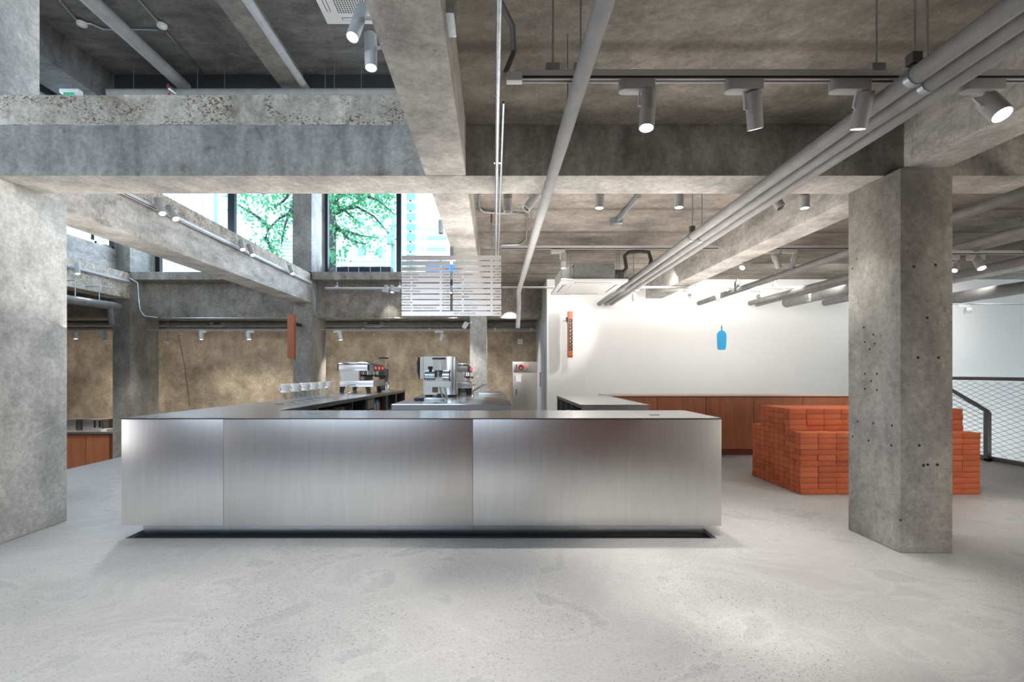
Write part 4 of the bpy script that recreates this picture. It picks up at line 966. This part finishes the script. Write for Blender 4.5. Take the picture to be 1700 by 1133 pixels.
# upper floor services
pipe('upper_pipe', 'grey pipe crossing the dark upper ceiling at top left', [(-4.56, -2, EYE+4.2), (-4.56, 7.15, EYE+4.2)], .085, M['pipe'])
pipe('upper_pipe', 'pale blue-grey pipe beside the joist at the top of the void', [(-2.72, -2, EYE+4.1), (-2.72, 7.1, EYE+4.1)], .05, M['pipe_light'])
t = pipe('upper_cross_pipe', 'grey pipe lying level just above the broken slab edge', [(P(180, 0, 6.9).x, 6.9, P(0, 154.5, 6.9).z), (P(690, 0, 6.9).x, 6.9, P(0, 153.5, 6.9).z)], .055, M['pipe'], wrap=False)
for px in (222, 328, 373, 540, 555, 600): t.part('hanger_rod', MB().tube([(P(px, 0, 6.9).x, 6.9, P(0, 154, 6.9).z), (P(px, 0, 6.9).x, 6.9, ZU)], .006, 6), M['galv'])
def U(px, py, H=4.39): Dd = H*F/(617-py); return P(px, py, Dd)
for i, (px, py, lb) in enumerate(((136, 42, 'white round smoke detector on the upper ceiling near the left edge'), (269, 45, 'white round smoke detector on the upper ceiling over the thick pipe'))):
    c = U(px, py, 4.36)
    t = Thing('smoke_detector', lb, 'detector', tuple(c), 'smoke detectors')
    t.part('base', MB().lathe([(.0001, 0), (.055, 0), (.06, .03), (.0001, .03)], tuple(c), 16), M['lampwhite'])
    t.part('sensor', MB().lathe([(.0001, 0), (.03, .005), (.04, .02)], (c.x, c.y, c.z-.02), 14), M['lampwhite'])
single('ceiling_conduit', MB().tube([U(90, -10), U(129, 36)], .014, 8), M['galv'], 'thin conduit running to the left smoke detector', 'conduit')
single('ceiling_conduit', MB().tube([U(143, 39), U(152, 40), U(170, 48), U(200, 49.5), U(262, 50)], .014, 8), M['galv'], 'thin conduit linking the two smoke detectors', 'conduit')
single('ceiling_conduit', MB().tube([U(225, -6), U(264, 38)], .014, 8), M['galv'], 'thin conduit coming down to the right smoke detector from the top edge', 'conduit')
single('ceiling_conduit', MB().tube([U(275, 52), U(330, 113), U(337, 122), U(340, 138)], .014, 8), M['galv'], 'thin conduit leaving the right smoke detector toward the back', 'conduit')
D = 6.6
x0, x1 = P(98, 0, D).x, P(130, 0, D).x
t = Thing('exit_sign', 'white exit sign box with green face just above the slab edge', 'sign', ((x0+x1)/2, D, P(0, 160, D).z))
t.part('housing', MB().box(x0, x1, D, D+.08, P(0, 153.5, D).z, P(0, 147, D).z), M['lampwhite'], .006)
t.part('green_face', MB().box(x0+.06, x1-.06, D-.004, D+.01, P(0, 166, D).z, P(0, 153.5, D).z), M['green'])
t.part('hanger_rod', MB().tube([((x0+x1)/2, D+.04, P(0, 147, D).z), ((x0+x1)/2, D+.04, ZU)], .006, 6), M['galv'])
D = 6.8
t = Thing('valve_assembly', 'short pipe valve with two red hand wheels just above the slab edge', 'valve', tuple(P(285, 158, D)))
t.part('valve_pipe', MB().tube([P(279, 146, D), P(289, 153, 6.86), P(294, 156, 6.9)], .04, 10), M['galv'])
for px, py in ((279, 142), (281, 157)):
    p = P(px, py, D); t.part('hand_wheel', MB().lathe([(.012, 0), (.028, -.006), (.032, .004), (.028, .01), (.012, .006)], tuple(p), 14, (-.6, -.7, .2)), M['red'], label='red hand wheel')
# long white duct of the upper floor at far left, gives no light
t = Thing('upper_duct', 'long pale metal duct under the upper ceiling at far left', 'duct', (-6.5, 2, EYE+3.9))
t.part('box_body', MB().box(-6.75, -6.45, -3, 7.2, EYE+3.85, EYE+4.15), M['lampgrey'])
t.part('edge_strip', MB().box(-6.44, -6.40, -3, 7.2, EYE+3.95, EYE+4.05), M['galv'])
struct('ceiling_louvre', MB().box(-8, -.5, 7.12, 7.16, 5.0, 5.03).box(-8, -.5, 7.12, 7.16, 5.12, 5.15).box(-8, -.5, 7.12, 7.16, 5.25, 5.28), M['steel_dark'])

# ------------------------------------------------------------------ tracks and spotlights
def track(label, a, b_, w_=.034, h_=.048, feed=None, rods_=(), ztop=ZS, slot='y'):
    a = Vector(a); b_ = Vector(b_)
    t = Thing('lighting_track', label, 'track', (a+b_)/2)
    d = (b_-a).normalized(); L = (b_-a).length
    sd = Vector((0, 0, 1)).cross(d)
    def bar(off, w, h, z0):
        vs = []
        for p in (a, b_):
            for u in (-w/2, w/2):
                for v in (z0, z0+h): vs.append(p+sd*(u+off)+Vector((0, 0, v)))
        return MB().add(vs, [(0, 1, 3, 2), (4, 6, 7, 5), (0, 4, 5, 1), (2, 3, 7, 6), (0, 2, 6, 4), (1, 5, 7, 3)])
    t.part('rail', bar(0, w_, h_, 0), M['track'])
    t.part('conductor_slot', bar(0, w_*.4, .002, -.002), M['trackslot'])
    t.part('side_slot', bar(-w_/2 if slot == 'y' else w_/2, .002, h_*.22, h_*.12), M['trackslot'])
    for p in rods_:
        t.part('hanger_rod', MB().tube([(p[0], p[1], a.z+h_), (p[0], p[1], ztop)], .005, 6), M['galv'])
        t.part('hanger_clip', MB().box(p[0]-.035, p[0]+.03, p[1]-.02, p[1]+.02, a.z+h_*.9, a.z+h_+.03), M['galv'])
    return t
GROUP = 'track spotlights'
def aim_spot(parent, loc_local, direction, power, size=50, blend=.7, col=NEUT, radius=.03):
    d = bpy.data.lights.new('spot_beam', 'SPOT'); d.energy = power; d.spot_size = math.radians(size); d.spot_blend = blend
    d.color = col; d.shadow_soft_size = radius
    o = bpy.data.objects.new('spot_beam', d); COL.objects.link(o); o.parent = parent; o.location = loc_local
    o.rotation_mode = 'QUATERNION'; o.rotation_quaternion = Vector((0, 0, -1)).rotation_difference(Vector(direction).normalized())
def head(label, top, bot, D, dy=0.0, adapter=None, power=60, size=55, r=.036, dlen=None, tz=None, lit=True, arm='x', aim=None, col=NEUT, adx=None, mat='lampgrey', blend=.7):
    """top / bot: pixels of the ends of the body, at depth D; dy: how far the mouth comes nearer (-) or goes back (+)"""
    T = P(top[0], top[1], D); B = P(bot[0], bot[1], D+dy)
    ax = (B-T).normalized(); t = Thing('track_spotlight', label, 'spotlight', T, GROUP); L = (B-T).length
    prof = [(.0001, 0), (r*.93, 0), (r, .004), (r, L*.58), (r*1.02, L*.585), (r*1.02, L*.595), (r, L*.60), (r, L), (r*.86, L), (r*.84, L-.012)]
    t.part('body', MB().lathe(prof, tuple(T), 20, ax), M[mat])
    t.part('lens', MB().lathe([(.0001, 0), (r*.86, 0)], tuple(T+ax*(L-.010)), 16, ax), M['lens'] if lit else M['lensoff'], label='glowing lens' if lit else None)
    mid = T+ax*L*.42
    if adapter:
        x0, x1 = P(adapter[0], 0, D).x, P(adapter[1], 0, D).x; z = tz
        mb = MB(); n = 10; hh = .028; pts = []
        for k in range(n+1):
            an = PI/2+PI*k/n; pts.append((x0+hh+hh*math.cos(an), D+hh*math.sin(an)))
        pts += [(x1, D-hh), (x1, D+hh)]
        t.part('adapter', mb.prism(pts, z-.052, z), M[mat], .003)
        jx = max(x0+.02, min(x1-.02, T.x))
        t.part('stem', MB().tube([(jx, D, z-.052), (jx, D, z-.075), tuple(Vector((T.x, T.y, min(T.z+.01, z-.07))))], .010, 8), M[mat])
        sd = ax.cross(Vector((0, 1, 0))).normalized()*(-1)
        sd = -sd if sd.x > 0 else sd
        q0 = T+sd*(r+.010)-ax*.012; q1 = mid+sd*(r+.010)
        t.part('yoke', MB().tube([tuple(T-ax*.014), tuple(q0), tuple(q1), tuple(mid+sd*r)], .006, 6), M['lampwhite'])
    elif adx is not None:
        t.part('arm', MB().tube([tuple(mid), tuple(mid+Vector(adx)*.6+Vector((0, 0, .01))), tuple(mid+Vector(adx))], .010, 8), M[mat])
        e = mid+Vector(adx)
        t.part('adapter', MB().box(e.x-.02, e.x+.02, e.y-.05, e.y+.05, e.z-.02, e.z+.02), M[mat], .004)
    if power: aim_spot(t.o, (ax*(L+.006)), aim or ax, power, size, blend, col)
    return t
# near track in front of the cross beam
D1 = 2.33; TZ1 = EYE+(617-135)*D1/F
track('near lighting track hung in front of the cross beam with four spotlights', (P(855, 0, D1).x, D1, TZ1), (4.2, D1, TZ1), rods_=[(P(918, 0, D1).x, D1), (P(964, 0, D1).x, D1), (P(1455, 0, D1).x, D1)])
single('track_feed', MB().box(P(841, 0, D1).x, P(867, 0, D1).x, D1-.02, D1+.02, TZ1-.006, TZ1+.036), M['lampwhite'], 'white end feed at the left end of the near track', 'feed', bevel=.004)
ds = Vector((0, .05, -1))
head('grey track spotlight hanging straight down, leftmost of four on the near track', (1078, 152), (1073, 213), D1, -.03, (1027, 1085), 110, 62, .036, tz=TZ1)
head('grey track spotlight hanging straight down, second from left on the near track', (1250, 152), (1254, 215), D1, .05, (1203, 1263), 110, 62, .036, tz=TZ1)
head('grey track spotlight leaning left, third from left on the near track', (1438, 153), (1424, 215), D1, .05, (1377, 1440), 90, 62, .036, tz=TZ1)
head('wide-mouthed grey track spotlight tilted to the right, rightmost on the near track', (1637, 165), (1664, 191), D1, -.07, (1594, 1661), 50, 60, .044, tz=TZ1)
# two on the upper left face of the middle beam
head('grey spotlight tilted left against the upper air conditioner grille', (603, 12), (585, 62), 2.9, -.09, None, 60, 60, .037, adx=(.10, 0, 0), aim=(-.3, -.2, -1))
head('grey spotlight hanging straight beside the middle beam below the tilted one', (615, 58), (616, 113), 2.95, -.03, None, 120, 65, .037, adx=(.14, 0, 0), aim=(-.25, -.15, -1))
# track just beyond the cross beam
D2_ = 4.1; TZ2 = EYE+1.64
track('lighting track hidden behind the cross beam whose spotlights show below it', (P(835, 0, D2_).x, D2_, TZ2), (3.0, D2_, TZ2))
head('pale spotlight hanging straight right of the centre conduit below the cross beam', (843, 300), (843, 352), D2_, .02, (820, 850), 60, 60, .037, tz=TZ2, mat='lampgrey', lit=False)
head('bright white spotlight tilted left below the cross beam', (893, 322), (873, 347), D2_, -.04, (880, 905), 60, 55, .035, tz=TZ2, mat='lampwhite', lit=False)
head('lit spotlight straight below the cross beam left of the bent cable box', (997, 298), (995, 346), D2_, .0, (960, 1010), 90, 60, .037, tz=TZ2)
head('lit spotlight straight below the cross beam right of the bent cable box', (1129, 298), (1127, 345), D2_, .0, (1095, 1145), 90, 60, .037, tz=TZ2)
head('dim grey spotlight tilted right beside the three-pipe bundle below the cross beam', (1285, 326), (1297, 345), D2_, -.05, (1265, 1300), 20, 60, .037, tz=TZ2, lit=False)
head('lit spotlight straight below the cross beam left of the right pillar', (1336, 300), (1336, 346), D2_, .0, (1305, 1352), 45, 60, .037, tz=TZ2)
# long track in front of the air conditioner
D3 = 6.45; TZ3 = EYE+(617-414.5)*D3/F
track('long lighting track running above the hung air conditioner', (P(831, 0, D3).x, D3, TZ3), (6.0, D3, TZ3), rods_=[(P(983, 0, D3).x, D3), (P(1196, 0, D3).x, D3)])
head('lit spotlight hanging left of the air conditioner housing', (936, 420), (935.5, 446), D3, 0, (914, 938), 80, 60, .037, tz=TZ3)
head('lit spotlight tilted left below the right beam', (1248, 428), (1232, 445), D3, -.1, (1220, 1246), 30, 60, .037, tz=TZ3, aim=(-.5, -.4, -1))
head('unlit spotlight nearly straight, left one of the close pair', (1287, 424), (1293, 446), D3, .0, (1267, 1293), 0, 60, .037, tz=TZ3, lit=False)
head('unlit spotlight leaning left, right one of the close pair', (1322, 425), (1312, 448), D3, .0, (1298, 1322), 0, 60, .037, tz=TZ3, lit=False)
# track that washes the white wall
D4 = 8.1; TZ4 = EYE+(617-479)*D4/F
track('far lighting track just in front of the white wall', (P(833, 0, D4).x, D4, TZ4), (5.4, D4, TZ4), w_=.03, h_=.03, rods_=[(P(1158, 0, D4).x, D4), (P(1287, 0, D4).x, D4)])
WASH = (0.0, .95, -.28)
head('lit spotlight facing the room below the air conditioner fascia', (951, 489), (950, 496), D4, -.12, (940, 962), 25, 60, .04, tz=TZ4)
wp = [(1053, 1054, 'dark spotlight seen from behind left of the beam end'), (1192, 1192, 'dark spotlight in front of the sloping pipe end')]
head(wp[0][2], (1053, 487), (1053, 500), D4, .03, (1042, 1060), 60, 60, .036, tz=TZ4, lit=False, aim=(-.75, .9, -.28))
head('small spotlight turned toward the white wall right of the beam end', (1151, 493), (1145, 491), D4, .14, (1134, 1151), 14, 150, .036, tz=TZ4, lit=False, aim=(0, .9, -.30))
head(wp[1][2], (1192, 486), (1192, 501), D4, .03, (1191, 1208), 12, 150, .036, tz=TZ4, lit=False, aim=(0, .9, -.4))
head('small spotlight turned toward the white wall above the blue emblem', (1265, 491), (1259, 493), D4, .14, (1246, 1263), 14, 150, .036, tz=TZ4, lit=False, aim=(.05, .9, -.3))
head('dark spotlight in front of the silver duct joint', (1342, 487), (1342, 501), D4, .03, (1340, 1356), 12, 150, .036, tz=TZ4, lit=False, aim=(0, .9, -.4))
# tracked beam on the left
xT = -3.78
track('lighting track fixed along the side of the left beam', (xT, 4.2, EYE+1.80), (xT, 10.0, EYE+1.80), slot='y')
for (tp, bt, Dd, lb) in (((261, 331), (270, 355), 5.35, 'first spotlight on the left beam track, nearest the camera'), ((280, 343), (292, 364), 5.56, 'second spotlight on the left beam track, close behind the first'),
                         ((400, 400), (403, 415), 7.12, 'third spotlight on the left beam track with its lens facing out'), ((413, 407), (420, 424), 7.38, 'fourth spotlight on the left beam track, beside the third'),
                         ((481, 442), (486, 455), 8.85, 'fifth spotlight on the left beam track, nearest the windows')):
    T = P(tp[0], tp[1], Dd)
    head('grey '+lb, tp, bt, Dd, -.05, None, 75, 70, .037, adx=(xT+.02-T.x, .05, .02), aim=(.35, -.15, -1), col=NEUT)
track('lighting track along the rough far left beam', (-7.55, 6.5, EYE+1.86), (-7.55, 10.0, EYE+1.83))
head('spotlight on the far left beam above the sunken area', (128, 438), (129, 455), 8.6, -.03, None, 30, 60, .04, adx=(-.15, 0, .02), aim=(.2, 0, -1))
track('short lighting track under the back ledge left of the menu board', (P(540, 0, 10.2).x, 10.2, EYE+(617-481)*10.2/F), (P(760, 0, 10.2).x, 10.2, EYE+(617-481)*10.2/F), rods_=[(P(x_, 0, 10.2).x, 10.2) for x_ in (560, 664, 752)], ztop=3.2)
TZ5 = EYE+(617-481)*10.2/F
head('dim spotlight under the back ledge, left one of the pair beside the menu board', (642.5, 475), (643, 486), 10.2, 0, (634, 644), 12, 60, .04, tz=TZ5, lit=False, aim=(.05, .35, -1))
head('lit spotlight under the back ledge, right one of the pair beside the menu board', (652, 475), (651, 486), 10.2, -.02, (649, 664), 16, 50, .04, tz=TZ5, aim=(0.02, .12, -1), col=WARM)
head('lit spotlight under the back ledge half hidden behind the menu board', (748, 476), (748, 487), 10.2, -.02, (740, 756), 16, 50, .04, tz=TZ5, aim=(0.02, .12, -1), col=WARM)
# lights over the back wall
for (tp, bt, ad, lb, pw, lit) in (((125, 553), (125.5, 563), (112, 130), 'spotlight hanging straight over the sink cabinet at far left', 22, True), ((169, 552), (174, 564), (160, 174), 'white spotlight leaning right beside the leftmost back pillar', 16, False),
                            ((334.5, 552), (334.5, 564), (331, 343), 'lit spotlight on the back wall left of centre, beside the hanging disc', 26, True), ((412, 552), (413.5, 564), (410, 422), 'lit spotlight on the back wall left of the side-on speaker', 26, True),
                            ((563, 552), (565.5, 565), (553, 567), 'lit spotlight over the large espresso machine', 30, True), ((735, 555), (731, 566), (722, 736), 'pale spotlight tilted left above the white brewing machine', 34, False)):
    D5 = 10.6
    head(lb, tp, bt, D5, .0, ad, pw*2.4, 95, .045, tz=EYE+(617-549)*D5/F, lit=lit, col=WARM, mat='lampwhite', aim=(0, .45, -1) if tp[0] < 700 else (-.25, .25, -1))
head('white spotlight tilted right under the back beam beside the narrow pillar', (775, 536), (770, 544), 10.0, .05, None, 0, 60, .05, lit=False, mat='lampwhite', adx=(.12, .1, .05))
D5 = 10.6
track('lighting track in front of the back pipes', (P(109, 0, D5).x, D5, EYE+(617-549)*D5/F), (P(780, 0, D5).x, D5, EYE+(617-549)*D5/F), w_=.02, h_=.02)
# pendant disc
p = P(278.5, 569, 10.7)
t = Thing('pendant_disc', 'small white disc sensor hanging on a thin rod before the back wall', 'sensor', (p.x, p.y, p.z))
t.part('disc', MB().lathe([(.0001, -.03), (.02, -.025), (.03, -.008), (.075, 0), (.075, .012), (.0001, .02)], tuple(p), 18), M['lampwhite'])
t.part('hanger_rod', MB().tube([tuple(p), (p.x, p.y, 2.44)], .006, 6), M['steel_dark'])
# dark spotlight against the window
head('dark spotlight seen against the bright right window', (732, 366), (732, 388), 7.4, 0, None, 0, 60, .04, lit=False, mat='lampgrey', adx=(.37, 0, -.18))
# right pillar side and far right
head('lit spotlight tilted right behind the right pillar on the dark pipes', (1620, 428), (1630, 446), 5.2, -.08, (1605, 1632), 35, 60, .040, tz=EYE+(617-424)*5.2/F)
head('lit spotlight peeping out from behind the right edge of the pillar', (1587, 440), (1584, 450), 5.2, -.03, (1560, 1590), 20, 60, .03, tz=EYE+(617-424)*5.2/F)
track('lighting track over the brick seat behind the right pillar', (4.4, 5.2, EYE+(617-424)*5.2/F), (6.5, 5.2, EYE+(617-424)*5.2/F))
head('white spotlight lying level before the white wall at far right', (1602, 515.5), (1611, 515.5), 8.3, -.03, (1590, 1608), 40, 110, .05, tz=EYE+(617-506)*8.3/F, lit=False, mat='lampwhite', aim=(.1, 1, -.2))
track('thin lighting track before the white wall at far right', (7.6, 8.3, EYE+(617-506)*8.3/F), (11, 8.3, EYE+(617-506)*8.3/F), w_=.02, h_=.02)

# unseen spots: track lamps outside the frame, then ones added inside the room
def unseen_spot(x, y, z, power, aim=(0, 0, -1), size=80, col=NEUT):
    d = bpy.data.lights.new('unseen_spot', 'SPOT'); d.energy = power; d.spot_size = math.radians(size); d.spot_blend = .8; d.color = col; d.shadow_soft_size = .05
    o = bpy.data.objects.new('unseen_spot', d); COL.objects.link(o); o.location = (x, y, z)
    o.rotation_mode = 'QUATERNION'; o.rotation_quaternion = Vector((0, 0, -1)).rotation_difference(Vector(aim).normalized())
for x, y, p_ in ((-2.9, 1.5, 90), (-1.0, 1.5, 110), (.8, 1.5, 105), (2.3, 1.4, 50), (-4.9, 3.0, 45)):
    unseen_spot(x, y, 2.98 if x > -.3 else 3.2, p_, (0, .12, -1), 62)
for x, y, p_ in ((-4.9, 5.6, 90), (-4.9, 7.8, 110), (-6.6, 9.0, 150), (-9.3, 9.4, 150), (-.9, 9.3, 120), (-2.6, 9.4, 120)): unseen_spot(x, y, 2.6, p_, (0, .3, -1))  # unseen spots over the back left, no fixtures there
for x, y, p_ in ((5.6, 3.4, 40), (5.4, 6.6, 70), (4.0, 6.6, 70), (9.2, 7.5, 120)): unseen_spot(x, y, 2.6, p_, (0, .2, -1))  # unseen spots on the right side, no fixtures there

unseen_spot(-1.7, 2.6, 2.9, 85, (-1, .25, -.75), 80)  # added to brighten the left pillar
unseen_spot(.35, 10.2, 2.6, 130, (0, .75, -1), 80)  # added to brighten the hydrant cabinet
unseen_spot(4.1, 4.2, 2.6, 62, (0, .25, -1), 80); unseen_spot(4.1, 5.6, 2.6, 36, (0, 0, -1), 80)  # added above the bricks to brighten them
unseen_spot(1.7, 7.7, 2.7, 24, (-.2, 1, -.45), 100)  # added to brighten the left part of the white wall
unseen_spot(3.2, 1.0, 2.9, 40, (0, 1, -.75), 60)  # added to brighten the front of the right pillar
# ------------------------------------------------------------------ outside
struct('ground_outside', MB().box(-60, 40, 12.3, 120, -.2, 0).box(-60, -12.4, -20, 12.3, -.2, 0), M['asphalt'])
def building(name, label, px0, px1, D, ztop, mat, depth=3):
    x0, x1 = P(px0, 0, D).x, P(px1, 0, D).x
    t = Thing(name, label, 'building', ((x0+x1)/2, D, 0)); t.part('wall', MB().box(x0, x1, D, D+depth, 0, ztop), M[mat]); t.D = D
    return t
def win(t, a, b_, c_, d_, mat='farglass', grid=0):
    D = t.D
    w_ = t.part('window', MB().box(P(a, 0, D).x, P(b_, 0, D).x, D-.05, D, P(0, d_, D).z, P(0, c_, D).z), M[mat])
    t.part('window_sill', MB().box(P(a, 0, D).x-.1, P(b_, 0, D).x+.1, D-.12, D, P(0, d_, D).z-.08, P(0, d_, D).z), M['facade'], parent=w_)
t = building('apartment_building', 'pale building with small grey windows behind the tree', 566, 664, 40, 26, 'facade')
for a, b_ in ((571, 576.5), (594, 606), (625, 636)):
    for c_ in (280, 320, 362, 411, 442):
        win(t, a, b_, c_, c_+16, 'fargrey' if c_ != 411 else 'farglass')
for yy in (300, 345, 392, 434): t.part('string_course', MB().box(P(566, 0, 40).x, P(664, 0, 40).x, 39.9, 40, P(0, yy+.6, 40).z, P(0, yy, 40).z), M['facade2'])
t = building('glass_tower', 'teal glazed office tower at the right of the back window', 664, 692, 44, 32, 'facade')
for i in range(13):
    for a, b_ in ((666, 670.5), (672, 681), (682, 690)):
        win(t, a, b_, 236+17*i, 248+17*i, 'farglass')
t = building('car_park_building', 'white building with long dark window bands above the menu board', 690, 748, 52, 18.0, 'facade')
for c_ in (393, 411): win(t, 709, 741, c_, c_+7, 'fargrey'); win(t, 701, 703, c_, c_+7, 'fargrey')
win(t, 709, 741, 430, 436, 'fargrey')
t = building('panel_building', 'pale sheet-clad building filling the left part of the left window', 268, 371, 18, 16, 'facade', 5)
for px in (290, 313, 336): t.part('panel_joint', MB().box(P(px, 0, 18).x, P(px, 0, 18).x+.02, 17.98, 18, 2, 16), M['facade2'])
t.part('downpipe', MB().tube([(P(360, 0, 18).x, 17.9, 1), (P(360, 0, 18).x, 17.9, 16)], .05, 8), M['fargrey'])
t = building('louvred_building', 'grey building with horizontal louvres behind the left tree branches', 380, 500, 30, EYE+(617-392)*30/F, 'facade2')
for i in range(9): t.part('louvre', MB().box(P(392, 0, 30).x, P(486, 0, 30).x, 29.9, 30, P(0, 401+6*i, 30).z, P(0, 398.4+6*i, 30).z), M['facade'])
win(t, 413, 426, 398, 415, 'farglass'); win(t, 458, 471, 396, 422, 'farglass'); win(t, 436, 446, 398, 415, 'farglass')
t = building('white_tower', 'white tower rising above the louvred building in the left window', 385, 500, 46, 22, 'facade')
for a in (393, 413, 436, 460): win(t, a, a+10, 355, 371, 'farglass'); win(t, a, a+10, 322, 338, 'fargrey')
t = building('street_house', 'pale house seen under the left beam beside the leftmost pier', 150, 385, 34, EYE+(617-427)*34/F, 'facade')
t = Thing('sill_box', 'row of dark planters on the sill outside the back window', 'planter', (P(605, 0, 11.6).x, 11.6, 3.3))
t.part('planter_box', MB().box(P(561, 0, 11.6).x, P(650, 0, 11.6).x, 11.5, 11.8, 3.36, P(0, 444.5, 11.6).z), simple('dark_planter', (.05, .05, .07), .6))
for px in (580, 597, 616, 633): t.part('divider', MB().box(P(px, 0, 11.6).x, P(px+1.2, 0, 11.6).x, 11.49, 11.5, 3.36, P(0, 445, 11.6).z), M['galv'])
struct('ground_sill', MB().box(-8, 0, 11.0, 12.3, 3.2, 3.36), M['ledge'])
single('awning_board', MB().box(P(706, 0, 16).x, P(762, 0, 16).x, 16, 16.1, 0, P(0, 439, 16).z), simple('awning_blue', (.05, .25, .62), .5), 'blue awning board in the street below the white building', 'awning')
# utility pole
D = 20
t = Thing('utility_pole', 'grey utility pole with crossarms and wires beside the black mullion', 'pole', (P(652, 0, D).x, D, 0))
t.part('pole', MB().tube([(P(652, 0, D).x, D, 0), (P(653, 0, D).x, D, P(0, 355, D).z)], [.13, .09], 10), M['fargrey'])
for py in (374, 397): t.part('crossarm', MB().box(P(645, 0, D).x, P(659, 0, D).x, D-.05, D+.05, P(0, py+1.2, D).z, P(0, py-1, D).z), M['fargrey'])
t.part('transformer', MB().lathe([(.0001, 0), (.16, 0), (.16, .5), (.0001, .5)], (P(650, 0, D).x, D-.2, P(0, 408, D).z), 10), M['fargrey'])
for k, (y0, y1_) in enumerate(((374, 383), (377, 386), (386, 392))):
    t.part('wire', MB().tube([P(655, y0, D), P(720, y0+6, D), P(800, y1_+6, D+2)], .012, 4), M['fargrey'])
t.part('cable_loop', MB().tube([P(648, 398, D), P(638, 402, D), P(633, 412, D), P(637, 428, D), P(640, 450, D)], .018, 5), M['fargrey'])
# ginkgo trees
def tree(label, D, trunk, branches, seed, n_leaf):
    rg = random.Random(seed); t = Thing('ginkgo_tree', label, 'tree', (trunk[0][0] and P(trunk[0][0], 0, D).x, D, 0), 'street trees')
    pts = [P(x, y, D) for x, y in trunk]; pts[0].z = 0
    t.part('trunk', MB().tube(pts, [.19-.15*i/(len(pts)-1) for i in range(len(pts))], 10), M['bark'])
    lv = MB()
    for bi, br in enumerate(branches):
        off = rg.uniform(-1.0, 1.0)
        bp = [P(x, y, D) for x, y in br]
        for i in range(1, len(bp)): bp[i].y += off*i/len(bp)
        t.part('branch', MB().tube(bp, [.055-.04*i/(len(bp)-1) for i in range(len(bp))], 6), M['bark'])
        for i in range(n_leaf):
            u = rg.random()**.8*(len(bp)-1); k = min(int(u), len(bp)-2); q_ = bp[k].lerp(bp[k+1], u-k)
            # clumps along short twigs
            tw = random.Random(seed*100+bi*31+int(u*9)); d_ = Vector((tw.uniform(-1, 1), tw.uniform(-1, 1), tw.uniform(-.9, .5))).normalized()
            q_ = q_+d_*rg.uniform(0, .55)+Vector((rg.gauss(0, .07), rg.gauss(0, .07), rg.gauss(0, .07)))
            s_ = rg.uniform(.035, .065); a = Vector((rg.uniform(-1, 1), rg.uniform(-1, 1), rg.uniform(-1, 1))).normalized(); b2 = a.cross(Vector((rg.uniform(-1, 1), rg.uniform(-1, 1), rg.uniform(-1, 1)))).normalized()
            lv.add([q_-a*s_, q_-a*s_*.1+b2*s_*.8, q_+a*s_*.6, q_-a*s_*.1-b2*s_*.8], [(0, 1, 2, 3)])
    t.part('foliage', lv, M['leaf'], kind='stuff')
tree('green ginkgo tree with its trunk beside the black frame of the right window', 14.5, [(549, 452), (549, 400), (552, 372), (548, 340), (545, 300), (548, 250)],
     [[(550, 398), (557, 380), (557, 355), (550, 335), (545, 315)], [(557, 355), (576, 342), (600, 322), (630, 290)], [(556, 380), (575, 384), (600, 391), (624, 394)], [(560, 350), (590, 340), (615, 352), (638, 378)],
      [(600, 322), (625, 328), (648, 345)], [(557, 372), (580, 398), (600, 408), (614, 412)], [(548, 330), (580, 315), (610, 300)], [(547, 320), (600, 305), (660, 325)], [(549, 422), (552, 428), (560, 434)], [(550, 345), (556, 338), (566, 326), (575, 305)],
      [(545, 300), (590, 310), (625, 320)], [(546, 318), (560, 340), (580, 355), (590, 365)], [(575, 300), (590, 318), (604, 336)], [(620, 290), (636, 312), (645, 330)]], 3, 200)
tree('green ginkgo branches reaching across the left window', 13.5, [(520, 452), (518, 400), (512, 360), (505, 320), (500, 260)],
     [[(512, 340), (485, 352), (465, 363), (448, 380), (441, 400)], [(448, 380), (430, 362), (412, 350), (396, 341)], [(505, 322), (480, 320), (450, 330), (420, 325)], [(508, 330), (490, 340), (480, 380), (478, 412)], [(441, 395), (440, 405), (436, 414)],
      [(500, 300), (460, 312), (420, 330), (398, 336)], [(490, 310), (470, 335), (455, 345)], [(500, 310), (440, 305), (400, 318)]], 9, 170)
